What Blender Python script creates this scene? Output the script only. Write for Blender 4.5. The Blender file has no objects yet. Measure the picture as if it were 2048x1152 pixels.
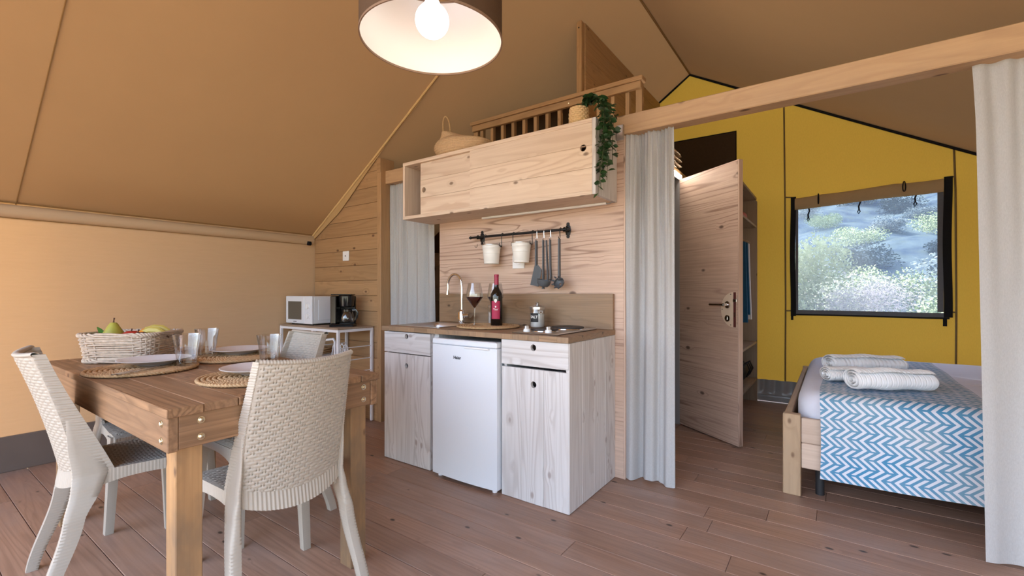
import bpy, bmesh, math, random
from math import pi, sin, cos, radians as R, sqrt
from mathutils import Vector, Matrix
random.seed(7)
SC = bpy.context.scene
COL = SC.collection

# ------------------------------------------------------------------ camera, sky, sun, exposure
cam = bpy.data.cameras.new('camera'); cam_o = bpy.data.objects.new('camera', cam); COL.objects.link(cam_o)
cam.lens = 16.0; cam.sensor_width = 36.0; cam.shift_y = 9 / 2048; cam.clip_start = .02; cam.clip_end = 300
cam_o.location = (0, 0, 1.12); cam_o.rotation_euler = (R(90), 0, R(35.3))
SC.camera = cam_o
w = bpy.data.worlds.new('sky'); SC.world = w; w.use_nodes = True
wn = w.node_tree.nodes; wl = w.node_tree.links; wn.clear()
sky = wn.new('ShaderNodeTexSky'); sky.sky_type = 'NISHITA'; sky.sun_disc = False
sky.sun_elevation = R(52); sky.sun_rotation = R(250); sky.air_density = 1.0; sky.dust_density = 3.0; sky.ozone_density = 1.0
hsv = wn.new('ShaderNodeHueSaturation'); hsv.inputs['Saturation'].default_value = .85
bg = wn.new('ShaderNodeBackground'); bg.inputs['Strength'].default_value = .55
wo = wn.new('ShaderNodeOutputWorld')
wl.new(sky.outputs[0], hsv.inputs['Color']); wl.new(hsv.outputs[0], bg.inputs[0]); wl.new(bg.outputs[0], wo.inputs[0])
sun = bpy.data.lights.new('sun', 'SUN'); sun_o = bpy.data.objects.new('sun', sun); COL.objects.link(sun_o)
sun.energy = 4.0; sun.angle = R(9); sun.color = (1, .93, .82)
SUN_DIR = Vector((.60, .08, -.80)).normalized()          # the way the light travels
sun_o.rotation_euler = SUN_DIR.to_track_quat('-Z', 'Y').to_euler(); sun_o.location = (-8, -3, 8)
portal = bpy.data.lights.new('front_opening_portal', 'AREA'); portal_o = bpy.data.objects.new('front_opening_portal', portal); COL.objects.link(portal_o)
portal.shape = 'RECTANGLE'; portal.size = 6.3; portal.size_y = 2.0
portal_o.location = (-1.05, -1.42, 1.0); portal_o.rotation_euler = (R(90), 0, 0)
try: portal.cycles.is_portal = True
except Exception: pass
p2 = portal.copy(); p2.size = 2.35; p2.size_y = 1.7; p2_o = bpy.data.objects.new('side_opening_portal', p2); COL.objects.link(p2_o)
p2_o.location = (2.12, -.25, .85); p2_o.rotation_euler = (R(90), 0, R(90))
SC.view_settings.view_transform = 'Standard'; SC.view_settings.look = 'None'
SC.view_settings.exposure = 1.33; SC.view_settings.gamma = 1.0; SC.view_settings.use_curve_mapping = False
SC.cycles.max_bounces = 10; SC.cycles.diffuse_bounces = 5; SC.cycles.transmission_bounces = 8; SC.cycles.transparent_max_bounces = 12
SC.cycles.caustics_reflective = False; SC.cycles.caustics_refractive = False; SC.cycles.sample_clamp_indirect = 4.0
try: SC.cycles.use_denoising = True
except Exception: pass

# ------------------------------------------------------------------ mesh helpers
class MB:
    def __init__(self): self.bm = bmesh.new(); self.uv = None
    def box(self, x0, x1, y0, y1, z0, z1, m=None, bev=0):
        v = [self.bm.verts.new(p) for p in ((x0,y0,z0),(x1,y0,z0),(x1,y1,z0),(x0,y1,z0),(x0,y0,z1),(x1,y0,z1),(x1,y1,z1),(x0,y1,z1))]
        f = [self.bm.faces.new([v[i] for i in q]) for q in ((3,2,1,0),(4,5,6,7),(0,1,5,4),(1,2,6,5),(2,3,7,6),(3,0,4,7))]
        if bev:
            es = list({e for a in f for e in a.edges})
            r = bmesh.ops.bevel(self.bm, geom=es, offset=bev, segments=1, affect='EDGES', profile=.5)
            v = list({x for a in r['faces'] for x in a.verts} | {x for x in v if x.is_valid})
        if m is not None: bmesh.ops.transform(self.bm, matrix=m, verts=v)
        return self
    def cbox(self, c, d, m=None, bev=0):
        return self.box(c[0]-d[0]/2, c[0]+d[0]/2, c[1]-d[1]/2, c[1]+d[1]/2, c[2]-d[2]/2, c[2]+d[2]/2, m, bev)
    def prism(self, pts, a, b, axis='y', bev=0):
        P = {'y': lambda p, t: (p[0], t, p[1]), 'x': lambda p, t: (t, p[0], p[1]), 'z': lambda p, t: (p[0], p[1], t)}[axis]
        A = [self.bm.verts.new(P(p, a)) for p in pts]; B = [self.bm.verts.new(P(p, b)) for p in pts]
        n = len(pts); fs = [self.bm.faces.new(A), self.bm.faces.new(B[::-1])]
        for i in range(n): fs.append(self.bm.faces.new((A[i], B[i], B[(i+1) % n], A[(i+1) % n])))
        if bev: bmesh.ops.bevel(self.bm, geom=list({e for f in fs for e in f.edges}), offset=bev, segments=1, affect='EDGES', profile=.5)
        return self
    def tube(self, pts, r, n=8, cap=True, closed=False, sq=None):
        pts = [Vector(p) for p in pts]; k = len(pts)
        rr = r if isinstance(r, (list, tuple)) else [r] * k
        T = []
        for i in range(k):
            a = pts[(i-1) % k] if (i > 0 or closed) else pts[i]; b = pts[(i+1) % k] if (i < k-1 or closed) else pts[i]
            T.append((b-a).normalized() if (b-a).length > 1e-9 else Vector((0,0,1)))
        ref = Vector((0,0,1)) if abs(T[0].z) < .9 else Vector((0,1,0))
        N = (ref - T[0]*ref.dot(T[0])).normalized(); rings = []
        for i in range(k):
            N = (N - T[i]*N.dot(T[i])).normalized(); B = T[i].cross(N); ring = []
            for j in range(n):
                a = 2*pi*j/n
                if sq:
                    a += pi/n if n == 4 else 0
                    c, s = cos(a), sin(a); q = 1/max(abs(c), abs(s))
                    q = q if n == 4 else min(q, 1.25)
                    o = N*(c*q*rr[i]*sq[0]) + B*(s*q*rr[i]*sq[1])
                else: o = (N*cos(a) + B*sin(a)) * rr[i]
                ring.append(self.bm.verts.new(pts[i]+o))
            rings.append(ring)
        m = k if closed else k-1
        for i in range(m):
            a, b = rings[i], rings[(i+1) % k]
            for j in range(n): self.bm.faces.new((a[j], a[(j+1) % n], b[(j+1) % n], b[j]))
        if cap and not closed:
            self.bm.faces.new(rings[0][::-1]); self.bm.faces.new(rings[-1])
        return self
    def lathe(self, prof, n=24, c=(0,0,0), cap0=False, cap1=False, sx=1, sy=1, m=None):
        rings = []; allv = []
        for r, z in prof:
            if r < 1e-6: v = self.bm.verts.new((c[0], c[1], c[2]+z)); rings.append([v]); allv.append(v)
            else:
                ring = [self.bm.verts.new((c[0]+r*sx*cos(2*pi*j/n), c[1]+r*sy*sin(2*pi*j/n), c[2]+z)) for j in range(n)]
                rings.append(ring); allv += ring
        for a, b in zip(rings, rings[1:]):
            for j in range(n):
                j2 = (j+1) % n
                if len(a) == 1 and len(b) == 1: break
                if len(a) == 1: self.bm.faces.new((a[0], b[j2], b[j]))
                elif len(b) == 1: self.bm.faces.new((a[j], a[j2], b[0]))
                else: self.bm.faces.new((a[j], a[j2], b[j2], b[j]))
        if cap0 and len(rings[0]) > 1: self.bm.faces.new(rings[0][::-1])
        if cap1 and len(rings[-1]) > 1: self.bm.faces.new(rings[-1])
        if m is not None: bmesh.ops.transform(self.bm, matrix=m, verts=allv)
        return self
    def sheet(self, f, nu, nv, thick=0, uvf=None, closeu=False):
        """grid surface f(u,v); thick = a second face f2 joined at the rim (a number is an offset along the normal)"""
        def grid(g): return [[self.bm.verts.new(g(i/nu, j/nv)) for j in range(nv+1)] for i in range(nu if closeu else nu+1)]
        A = grid(f); m = nu
        if uvf and self.uv is None: self.uv = self.bm.loops.layers.uv.new('UVMap')
        def face(vs, ij=None):
            fc = self.bm.faces.new(vs)
            if uvf and ij:
                for l, (i, j) in zip(fc.loops, ij): l[self.uv].uv = uvf(i/nu, j/nv)
        n_u = len(A)
        for i in range(m):
            for j in range(nv):
                i2 = (i+1) % n_u if closeu else i+1
                face((A[i][j], A[i2][j], A[i2][j+1], A[i][j+1]), ((i,j),(i+1,j),(i+1,j+1),(i,j+1)))
        if thick:
            if callable(thick): g = thick
            else:
                def g(u, v):
                    e = 1e-3; p = Vector(f(u, v)); u0 = u if u+e <= 1 else u-e; v0 = v if v+e <= 1 else v-e
                    du = Vector(f(u0+e, v))-Vector(f(u0, v)); dv = Vector(f(u, v0+e))-Vector(f(u, v0))
                    return p - du.cross(dv).normalized()*thick
            B = grid(g)
            for i in range(m):
                i2 = (i+1) % n_u if closeu else i+1
                for j in range(nv): face((A[i][j+1], A[i2][j+1], A[i2][j], A[i][j]) if 0 else (B[i][j+1], B[i2][j+1], B[i2][j], B[i][j]), ((i,j+1),(i+1,j+1),(i+1,j),(i,j)))
                face((A[i][0], B[i][0], B[i2][0], A[i2][0]), ((i,0),(i,0),(i+1,0),(i+1,0))); face((A[i2][nv], B[i2][nv], B[i][nv], A[i][nv]), ((i+1,nv),(i+1,nv),(i,nv),(i,nv)))
            if not closeu:
                for j in range(nv):
                    face((A[0][j+1], B[0][j+1], B[0][j], A[0][j]), ((0,j+1),(0,j+1),(0,j),(0,j))); face((A[nu][j], B[nu][j], B[nu][j+1], A[nu][j+1]), ((nu,j),(nu,j),(nu,j+1),(nu,j+1)))
        return self
    def holed(self, x0, x1, z0, z1, y0, y1, hx, hz, hr, n=24):
        """a board in the xz plane from y0 to y1 with a round hole through it"""
        def edge(a):
            c, s = cos(a), sin(a); t = 1e9
            if c > 1e-9: t = min(t, (x1-hx)/c)
            if c < -1e-9: t = min(t, (x0-hx)/c)
            if s > 1e-9: t = min(t, (z1-hz)/s)
            if s < -1e-9: t = min(t, (z0-hz)/s)
            return hx+c*t, hz+s*t
        an = sorted([2*pi*i/n for i in range(n)] + [math.atan2(b-hz, a-hx) % (2*pi) for a in (x0, x1) for b in (z0, z1)])
        an = [a for i, a in enumerate(an) if i == 0 or a-an[i-1] > 1e-4]
        V = self.bm.verts.new
        of = [V((edge(a)[0], y0, edge(a)[1])) for a in an]; ob = [V((edge(a)[0], y1, edge(a)[1])) for a in an]
        jf = [V((hx+hr*cos(a), y0, hz+hr*sin(a))) for a in an]; jb = [V((hx+hr*cos(a), y1, hz+hr*sin(a))) for a in an]
        k = len(an)
        for i in range(k):
            j = (i+1) % k
            for q in ((of[i], of[j], jf[j], jf[i]), (ob[j], ob[i], jb[i], jb[j]), (jf[i], jf[j], jb[j], jb[i]), (of[j], of[i], ob[i], ob[j])): self.bm.faces.new(q)
        return self
    def xf(self, m): bmesh.ops.transform(self.bm, matrix=m, verts=self.bm.verts[:]); return self
    def mesh(self, name, mat, smooth=35, fix=True):
        if fix: bmesh.ops.recalc_face_normals(self.bm, faces=self.bm.faces[:])
        me = bpy.data.meshes.new(name); self.bm.to_mesh(me); self.bm.free()
        for m in (mat if isinstance(mat, (list, tuple)) else [mat]): me.materials.append(m)
        if smooth:
            me.shade_smooth(); me.set_sharp_from_angle(angle=R(smooth))
        return me
    def build(self, name, mat, parent=None, smooth=35, loc=None, rot=None, fix=True):
        return inst(name, self.mesh(name, mat, smooth, fix), parent, loc, rot)
def inst(name, me, parent=None, loc=None, rot=None):
    o = bpy.data.objects.new(name, me); COL.objects.link(o)
    if parent is not None: o.parent = parent
    if loc is not None: o.location = loc
    if rot is not None: o.rotation_euler = rot
    return o
def tag(o, label=None, cat=None, group=None, kind=None):
    if label: o['label'] = label
    if cat: o['category'] = cat
    if group: o['group'] = group
    if kind: o['kind'] = kind
    return o
def thing(name, label, cat, loc=(0,0,0), rz=0, group=None):
    o = bpy.data.objects.new(name, None); COL.objects.link(o); o.empty_display_size = .05
    o.location = loc; o.rotation_euler = (0, 0, rz)
    return tag(o, label, cat, group)
def struct(o): o['kind'] = 'structure'; return o
def stuff(o): o['kind'] = 'stuff'; return o
def copy_tree(o, parent=None):
    c = o.copy(); COL.objects.link(c)
    if parent is not None: c.parent = parent
    for ch in list(o.children): copy_tree(ch, c)
    return c
def ROTZ(a): return Matrix.Rotation(a, 4, 'Z')
def TR(x, y, z): return Matrix.Translation((x, y, z))
def text_mesh(body, size, depth=.0004, bold=0, space=1.0, shear=0):
    cu = bpy.data.curves.new('lettering', 'FONT'); cu.body = body; cu.size = size; cu.extrude = depth; cu.align_x = 'CENTER'; cu.align_y = 'CENTER'
    cu.offset = bold; cu.space_character = space; cu.shear = shear
    o = bpy.data.objects.new('lettering', cu); COL.objects.link(o)
    me = bpy.data.meshes.new_from_object(o.evaluated_get(bpy.context.evaluated_depsgraph_get()))
    bpy.data.objects.remove(o); return me
def bend_text(me, rad, ang0=0, up=(0,0)):
    """stand the lettering up and wrap it round a cylinder of radius rad about z, facing angle ang0"""
    for v in me.vertices:
        a = ang0 + v.co.x/rad; r = rad + v.co.z
        v.co = (r*cos(a), r*sin(a), v.co.y)
    return me

# ------------------------------------------------------------------ materials
def mat_new(name):
    m = bpy.data.materials.new(name); m.use_nodes = True; nt = m.node_tree
    return m, nt, nt.nodes, nt.links, nt.nodes['Principled BSDF']
def col4(c): return (c[0], c[1], c[2], 1)
def s2l(r, g, b): return tuple(((x/255)/12.92 if x/255 <= .04045 else ((x/255+.055)/1.055)**2.4) for x in (r, g, b))
def plain(name, c, rough=.5, metal=0, noise=0, nscale=30, bump=0, bscale=200, spec=.5, trans=0, ior=1.45, emit=None, estr=1, coat=0, sss=0):
    m, nt, N, L, b = mat_new(name)
    b.inputs['Base Color'].default_value = col4(c); b.inputs['Roughness'].default_value = rough; b.inputs['Metallic'].default_value = metal
    b.inputs['Specular IOR Level'].default_value = spec; b.inputs['Transmission Weight'].default_value = trans; b.inputs['IOR'].default_value = ior
    b.inputs['Coat Weight'].default_value = coat
    if emit: b.inputs['Emission Color'].default_value = col4(emit); b.inputs['Emission Strength'].default_value = estr
    tc = N.new('ShaderNodeTexCoord')
    if noise:
        n = N.new('ShaderNodeTexNoise'); n.inputs['Scale'].default_value = nscale; n.inputs['Detail'].default_value = 4
        L.new(tc.outputs['Object'], n.inputs['Vector'])
        mx = N.new('ShaderNodeMix'); mx.data_type = 'RGBA'; mx.inputs[6].default_value = col4([x*(1-noise) for x in c]); mx.inputs[7].default_value = col4([min(1, x*(1+noise)) for x in c])
        L.new(n.outputs['Fac'], mx.inputs[0]); L.new(mx.outputs[2], b.inputs['Base Color'])
    if bump:
        n = N.new('ShaderNodeTexNoise'); n.inputs['Scale'].default_value = bscale; n.inputs['Detail'].default_value = 3; L.new(tc.outputs['Object'], n.inputs['Vector'])
        bp = N.new('ShaderNodeBump'); bp.inputs['Strength'].default_value = bump; bp.inputs['Distance'].default_value = .002
        L.new(n.outputs['Fac'], bp.inputs['Height']); L.new(bp.outputs[0], b.inputs['Normal'])
    return m
def math_n(N, L, op, a, b=None, c=None, clamp=False):
    n = N.new('ShaderNodeMath'); n.operation = op; n.use_clamp = clamp
    for i, x in enumerate((a, b, c)):
        if x is None: continue
        if isinstance(x, (int, float)): n.inputs[i].default_value = x
        else: L.new(x, n.inputs[i])
    return n.outputs[0]
def mix_n(N, L, fac, a, b, mode='MIX'):
    n = N.new('ShaderNodeMix'); n.data_type = 'RGBA'; n.blend_type = mode
    for i, x in ((0, fac), (6, a), (7, b)):
        if isinstance(x, (int, float)): n.inputs[i].default_value = x
        elif isinstance(x, (tuple, list)): n.inputs[i].default_value = col4(x)
        else: L.new(x, n.inputs[i])
    return n.outputs[2]
def ramp_n(N, L, fac, stops):
    n = N.new('ShaderNodeValToRGB'); e = n.color_ramp.elements
    e[0].position, e[0].color = stops[0][0], (stops[0][1],)*3+(1,); e[1].position, e[1].color = stops[-1][0], (stops[-1][1],)*3+(1,)
    for p, v in stops[1:-1]:
        k = e.new(p); k.color = (v, v, v, 1)
    L.new(fac, n.inputs[0]); return n.outputs[0]
_wood = {}
def wood(name, base, dark, axis='x', rings=8, ringc=.6, nscale=3.0, knot=.5, kscale=8.0, kcol=None, fibre=.35, rough=.55, blotch=None, bl=.0, br=(.42, .68), lamp=((0, .3), (.10, 0), (.55, .10), (.84, 1), (.94, .9), (1, .3)), am=(.3, .65, .25), st=.085, bump=.15, tint=.12, spec=.35):
    """sawn softwood: contour lines of a stretched noise are the growth rings, stretched cells the knots"""
    key = (name, axis)
    if key in _wood: return _wood[key]
    m, nt, N, L, b = mat_new(name+'_'+axis); _wood[key] = m
    tc = N.new('ShaderNodeTexCoord'); oi = N.new('ShaderNodeObjectInfo')
    off = N.new('ShaderNodeVectorMath'); off.operation = 'SCALE'; off.inputs[0].default_value = (37.1, 51.7, 23.3); L.new(oi.outputs['Random'], off.inputs['Scale'])
    add = N.new('ShaderNodeVectorMath'); add.operation = 'ADD'; L.new(tc.outputs['Object'], add.inputs[0]); L.new(off.outputs[0], add.inputs[1])
    def mp(s, o=1.0):
        n = N.new('ShaderNodeMapping'); i = 'xyz'.index(axis); v = [o, o, o]; v[i] = s; n.inputs['Scale'].default_value = v
        L.new(add.outputs[0], n.inputs['Vector']); return n.outputs[0]
    # knots
    vo = N.new('ShaderNodeTexVoronoi'); vo.inputs['Scale'].default_value = kscale; vo.feature = 'F1'; L.new(mp(.9, 1.6), vo.inputs['Vector'])
    sel = N.new('ShaderNodeSeparateColor'); L.new(vo.outputs['Color'], sel.inputs[0])
    keep = math_n(N, L, 'GREATER_THAN', sel.outputs[0], 1-knot)
    near = math_n(N, L, 'MULTIPLY', ramp_n(N, L, vo.outputs['Distance'], [(.05, 1), (.42, 0)]), keep)
    core = math_n(N, L, 'MULTIPLY', ramp_n(N, L, vo.outputs['Distance'], [(0, 1), (.10, .85), (.17, 0)]), keep)
    # rings
    n1 = N.new('ShaderNodeTexNoise'); n1.inputs['Scale'].default_value = nscale*1.5; n1.inputs['Detail'].default_value = 2.5; n1.inputs['Roughness'].default_value = .45; n1.inputs['Distortion'].default_value = .25
    L.new(mp(st), n1.inputs['Vector'])
    ph = math_n(N, L, 'MULTIPLY_ADD', n1.outputs['Fac'], float(rings*3), math_n(N, L, 'MULTIPLY', near, .8))
    fr = math_n(N, L, 'FRACT', ph)
    late = ramp_n(N, L, fr, list(lamp))
    sof = N.new('ShaderNodeTexNoise'); sof.inputs['Scale'].default_value = 2.2; sof.inputs['Detail'].default_value = 2; L.new(mp(.25), sof.inputs['Vector'])
    amt = ramp_n(N, L, sof.outputs['Fac'], [(am[0], am[2]), (am[1], 1)])
    f1 = math_n(N, L, 'MULTIPLY', math_n(N, L, 'MULTIPLY', late, amt), ringc)
    fb = N.new('ShaderNodeTexNoise'); fb.inputs['Scale'].default_value = 90; fb.inputs['Detail'].default_value = 4; L.new(mp(.03), fb.inputs['Vector'])
    f2 = math_n(N, L, 'MULTIPLY', ramp_n(N, L, fb.outputs['Fac'], [(.35, 0), (.7, 1)]), fibre)
    c = mix_n(N, L, f1, base, dark)
    c = mix_n(N, L, f2, c, dark)
    if blotch:
        bn = N.new('ShaderNodeTexNoise'); bn.inputs['Scale'].default_value = 3.0; bn.inputs['Detail'].default_value = 5; bn.inputs['Roughness'].default_value = .65; L.new(mp(.45), bn.inputs['Vector'])
        c = mix_n(N, L, math_n(N, L, 'MULTIPLY', ramp_n(N, L, bn.outputs['Fac'], [(br[0], 0), (br[1], 1)]), bl), c, blotch)
    c = mix_n(N, L, core, c, kcol or tuple(x*.45 for x in dark))
    v = math_n(N, L, 'MULTIPLY_ADD', oi.outputs['Random'], 2*tint, 1-tint)
    h = N.new('ShaderNodeHueSaturation'); L.new(c, h.inputs['Color']); L.new(v, h.inputs['Value']); L.new(h.outputs[0], b.inputs['Base Color'])
    b.inputs['Roughness'].default_value = rough; b.inputs['Specular IOR Level'].default_value = spec
    bp = N.new('ShaderNodeBump'); bp.inputs['Strength'].default_value = bump; bp.inputs['Distance'].default_value = .002
    L.new(math_n(N, L, 'ADD', fb.outputs['Fac'], math_n(N, L, 'MULTIPLY', late, -.6)), bp.inputs['Height']); L.new(bp.outputs[0], b.inputs['Normal'])
    return m
def fabric(name, c, transl=.0, weave=700, noise=.1, rough=.9, bump=.25, axis_noise=(1,1,1), nscale=40, tcol=None, wr=None, sheen=0):
    m, nt, N, L, b = mat_new(name)
    tc = N.new('ShaderNodeTexCoord')
    mpn = N.new('ShaderNodeMapping'); mpn.inputs['Scale'].default_value = axis_noise; L.new(tc.outputs['Object'], mpn.inputs['Vector'])
    n = N.new('ShaderNodeTexNoise'); n.inputs['Scale'].default_value = nscale; n.inputs['Detail'].default_value = 5; n.inputs['Roughness'].default_value = .7; L.new(mpn.outputs[0], n.inputs['Vector'])
    cc = mix_n(N, L, n.outputs['Fac'], tuple(x*(1-noise) for x in c), tuple(min(1, x*(1+noise)) for x in c))
    L.new(cc, b.inputs['Base Color']); b.inputs['Roughness'].default_value = rough; b.inputs['Specular IOR Level'].default_value = .15
    wv = N.new('ShaderNodeTexNoise'); wv.inputs['Scale'].default_value = weave; wv.inputs['Detail'].default_value = 1; L.new(tc.outputs['Object'], wv.inputs['Vector'])
    hgt = wv.outputs['Fac']
    if wr:
        w2 = N.new('ShaderNodeTexNoise'); w2.inputs['Scale'].default_value = wr[0]; w2.inputs['Detail'].default_value = 2; L.new(mpn.outputs[0], w2.inputs['Vector'])
        hgt = math_n(N, L, 'MULTIPLY_ADD', w2.outputs['Fac'], wr[1], wv.outputs['Fac'])
    bp = N.new('ShaderNodeBump'); bp.inputs['Strength'].default_value = bump; bp.inputs['Distance'].default_value = .0015
    L.new(hgt, bp.inputs['Height']); L.new(bp.outputs[0], b.inputs['Normal'])
    if transl:
        t = N.new('ShaderNodeBsdfTranslucent'); L.new(cc, t.inputs['Color'])
        if tcol: t.inputs['Color'].default_value = col4(tcol); nt.links.remove(t.inputs['Color'].links[0])
        mx = N.new('ShaderNodeMixShader'); mx.inputs[0].default_value = transl
        L.new(b.outputs[0], mx.inputs[1]); L.new(t.outputs[0], mx.inputs[2]); L.new(mx.outputs[0], N['Material Output'].inputs['Surface'])
    return m
def glass(name, c=(1,1,1), rough=0, ior=1.45):
    m, nt, N, L, b = mat_new(name); N.remove(b)
    g = N.new('ShaderNodeBsdfGlass'); g.inputs['Color'].default_value = col4(c); g.inputs['Roughness'].default_value = rough; g.inputs['IOR'].default_value = ior
    L.new(g.outputs[0], N['Material Output'].inputs['Surface']); return m

def thin_glass(name):
    m, nt, N, L, b = mat_new(name); N.remove(b)
    t = N.new('ShaderNodeBsdfTransparent'); t.inputs['Color'].default_value = (.955, .96, .96, 1)
    g = N.new('ShaderNodeBsdfGlossy'); g.inputs['Roughness'].default_value = .02
    f = N.new('ShaderNodeLayerWeight'); f.inputs['Blend'].default_value = .22
    x = N.new('ShaderNodeMixShader'); L.new(math_n(N, L, 'MULTIPLY_ADD', f.outputs['Facing'], .60, .06), x.inputs[0]); L.new(t.outputs[0], x.inputs[1]); L.new(g.outputs[0], x.inputs[2])
    L.new(x.outputs[0], N['Material Output'].inputs['Surface']); return m
M = {}
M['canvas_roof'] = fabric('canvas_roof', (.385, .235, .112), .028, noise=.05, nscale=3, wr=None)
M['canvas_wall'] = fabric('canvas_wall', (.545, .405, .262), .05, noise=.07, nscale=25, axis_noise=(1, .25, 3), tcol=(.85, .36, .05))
M['canvas_yellow'] = fabric('canvas_yellow', (.64, .40, .07), .16, noise=.13, nscale=60, axis_noise=(3, 1, .8), tcol=(.85, .45, .05))
M['canvas_trim'] = fabric('canvas_trim', (.52, .34, .16), .1, noise=.06)
M['seam'] = fabric('seam_tape', (.20, .14, .07), 0, noise=.1)
M['seam_roof'] = fabric('roof_seam', (.26, .15, .06), 0, noise=.1)
M['black_web'] = fabric('black_webbing', (.012, .012, .014), 0, noise=.2)
M['grey_web'] = fabric('grey_webbing', (.13, .135, .15), 0, noise=.15)
M['blind'] = fabric('rolled_canvas', (.46, .33, .18), .15, noise=.06)
M['dark_flap'] = fabric('dark_canvas', (.055, .034, .019), 0, noise=.2)
M['curtain'] = fabric('grey_linen', (.50, .495, .495), .12, noise=.22, nscale=260, axis_noise=(1, 1, .35), bump=.35, weave=900)
M['vinyl'] = plain('grey_vinyl', (.15, .115, .095), .30, noise=.15, nscale=6, spec=.5)
M['vinyl_g'] = plain('silver_vinyl', (.30, .30, .30), .28, noise=.1, nscale=10, spec=.6)
FL = dict(base=(.39, .240, .168), dark=(.175, .10, .07), rings=6, ringc=.4, nscale=3, knot=.25, kscale=9.5, fibre=.40, rough=.40, blotch=(.33, .255, .225), bl=.5, tint=.13, kcol=(.03, .018, .014), spec=.45)
def W(kind, axis='x'):
    if kind == 'floor': return wood('floor_board', axis=axis, **FL)
    if kind == 'pine': return wood('stained_pine', (.46, .275, .135), (.27, .145, .065), axis, rings=6, ringc=.45, knot=.5, fibre=.3, rough=.5, blotch=(.30, .20, .12), bl=.3, kcol=(.13, .06, .03))
    if kind == 'table': return wood('table_pine', (.37, .21, .11), (.15, .08, .04), axis, rings=6, ringc=.75, nscale=4, knot=.45, fibre=.65, rough=.5, blotch=(.21, .125, .075), bl=.6, kcol=(.07, .035, .02))
    if kind == 'tleg': return wood('table_leg_pine', (.46, .265, .12), (.29, .155, .07), axis, rings=6, ringc=.5, knot=.5, fibre=.5, rough=.5, blotch=(.17, .12, .08), bl=.75, br=(.46, .62), kcol=(.10, .05, .03))
    if kind == 'white': return wood('whitewashed_pine', (.66, .635, .625), (.44, .395, .375), axis, rings=6, ringc=.75, knot=.45, fibre=.3, rough=.6, kcol=(.36, .30, .28), tint=.05, bump=.3)
    if kind == 'cream': return wood('cream_washed_pine', (.72, .58, .46), (.50, .34, .24), axis, rings=6, ringc=.6, knot=.4, fibre=.25, rough=.6, kcol=(.20, .13, .09), tint=.05)
    if kind == 'larch': return wood('larch_board', (.68, .50, .395), (.23, .125, .085), axis, lamp=((0, .2), (.05, 0), (.74, .03), (.90, 1), (.95, .9), (1, .2)), am=(.44, .60, .08), rings=8, ringc=.80, nscale=2.4, st=.045, knot=.20, kscale=6, fibre=.28, rough=.5, blotch=(.46, .31, .24), bl=.5, kcol=(.13, .075, .055), tint=.05)
    if kind == 'larchdoor': return wood('larch_door', (.62, .445, .345), (.22, .12, .085), axis, lamp=((0, .2), (.05, 0), (.74, .03), (.90, 1), (.95, .9), (1, .2)), am=(.44, .60, .08), rings=8, ringc=.80, nscale=2.4, st=.045, knot=.20, kscale=6, fibre=.28, rough=.5, blotch=(.40, .27, .20), bl=.5, kcol=(.10, .06, .045), tint=.05)
    if kind == 'top': return wood('worktop_wood', (.36, .225, .130), (.18, .11, .06), axis, rings=6, ringc=.6, knot=.4, fibre=.45, rough=.42, blotch=(.26, .19, .135), bl=.6, kcol=(.08, .05, .03), tint=.08)
    if kind == 'bed': return wood('bed_pine', (.47, .32, .19), (.29, .18, .10), axis, rings=6, ringc=.5, knot=.45, fibre=.3, rough=.55, blotch=(.36, .27, .19), bl=.4, kcol=(.16, .09, .05))
    if kind == 'bedpale': return wood('bed_rail_pine', (.58, .45, .36), (.40, .28, .21), axis, rings=6, ringc=.5, knot=.4, fibre=.3, rough=.55, kcol=(.2, .1, .06))
    if kind == 'beam': return wood('beam_pine', (.58, .375, .21), (.36, .205, .11), axis, rings=5, ringc=.4, nscale=3.5, knot=.75, kscale=6, fibre=.25, rough=.5, blotch=(.34, .23, .15), bl=.35, kcol=(.12, .055, .03))
    if kind == 'shelf': return wood('wardrobe_board', (.36, .27, .19), (.24, .16, .11), axis, rings=6, ringc=.5, knot=.35, fibre=.3, rough=.55)
M['white_metal'] = plain('white_painted_metal', (.80, .80, .83), .35)
M['white_gloss'] = plain('white_enamel', (.74, .77, .82), .28, spec=.5)
M['white_plastic'] = plain('white_plastic', (.82, .82, .83), .4)
M['grey_plastic'] = plain('grey_utensil_plastic', (.085, .095, .11), .5)
M['black_metal'] = plain('black_iron', (.012, .012, .013), .38, metal=.4)
M['black_gloss'] = plain('black_gloss_plastic', (.010, .010, .011), .12, spec=.6)
M['black_soft'] = plain('black_nylon', (.018, .018, .02), .6)
M['chrome'] = plain('chrome', (.78, .78, .80), .09, metal=1)
M['steel'] = plain('brushed_steel', (.62, .62, .64), .28, metal=1, noise=.05, nscale=300)
M['bolt'] = plain('zinc_bolt', (.80, .74, .55), .25, metal=1)
M['hotplate'] = plain('cast_hotplate', (.05, .045, .045), .5, metal=.3)
M['glass'] = glass('clear_glass')
M['glass_thin'] = thin_glass('clear_tumbler_glass')
M['bottle'] = plain('dark_bottle_glass', (.008, .006, .005), .05, spec=.7)
M['wine'] = plain('red_wine', (.055, .002, .006), .06, spec=.5, trans=.25)
M['red_label'] = plain('crimson_label', (.40, .022, .075), .55)
M['red_foil'] = plain('crimson_foil', (.33, .020, .06), .35)
M['chalk'] = plain('blackboard_label', (.02, .02, .022), .6)
M['white_print'] = plain('white_print', (.85, .83, .82), .6)
M['dark_print'] = plain('dark_print', (.05, .05, .06), .5)
M['salt'] = plain('white_salt', (.86, .86, .86), .9, bump=.5, bscale=900)
M['ceramic'] = plain('pale_ceramic', (.70, .68, .69), .22)
M['enamel_w'] = plain('white_bucket_enamel', (.84, .83, .80), .25)
M['resin'] = plain('beige_resin', (.45, .40, .335), .42, noise=.04, nscale=80, spec=.4)
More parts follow.
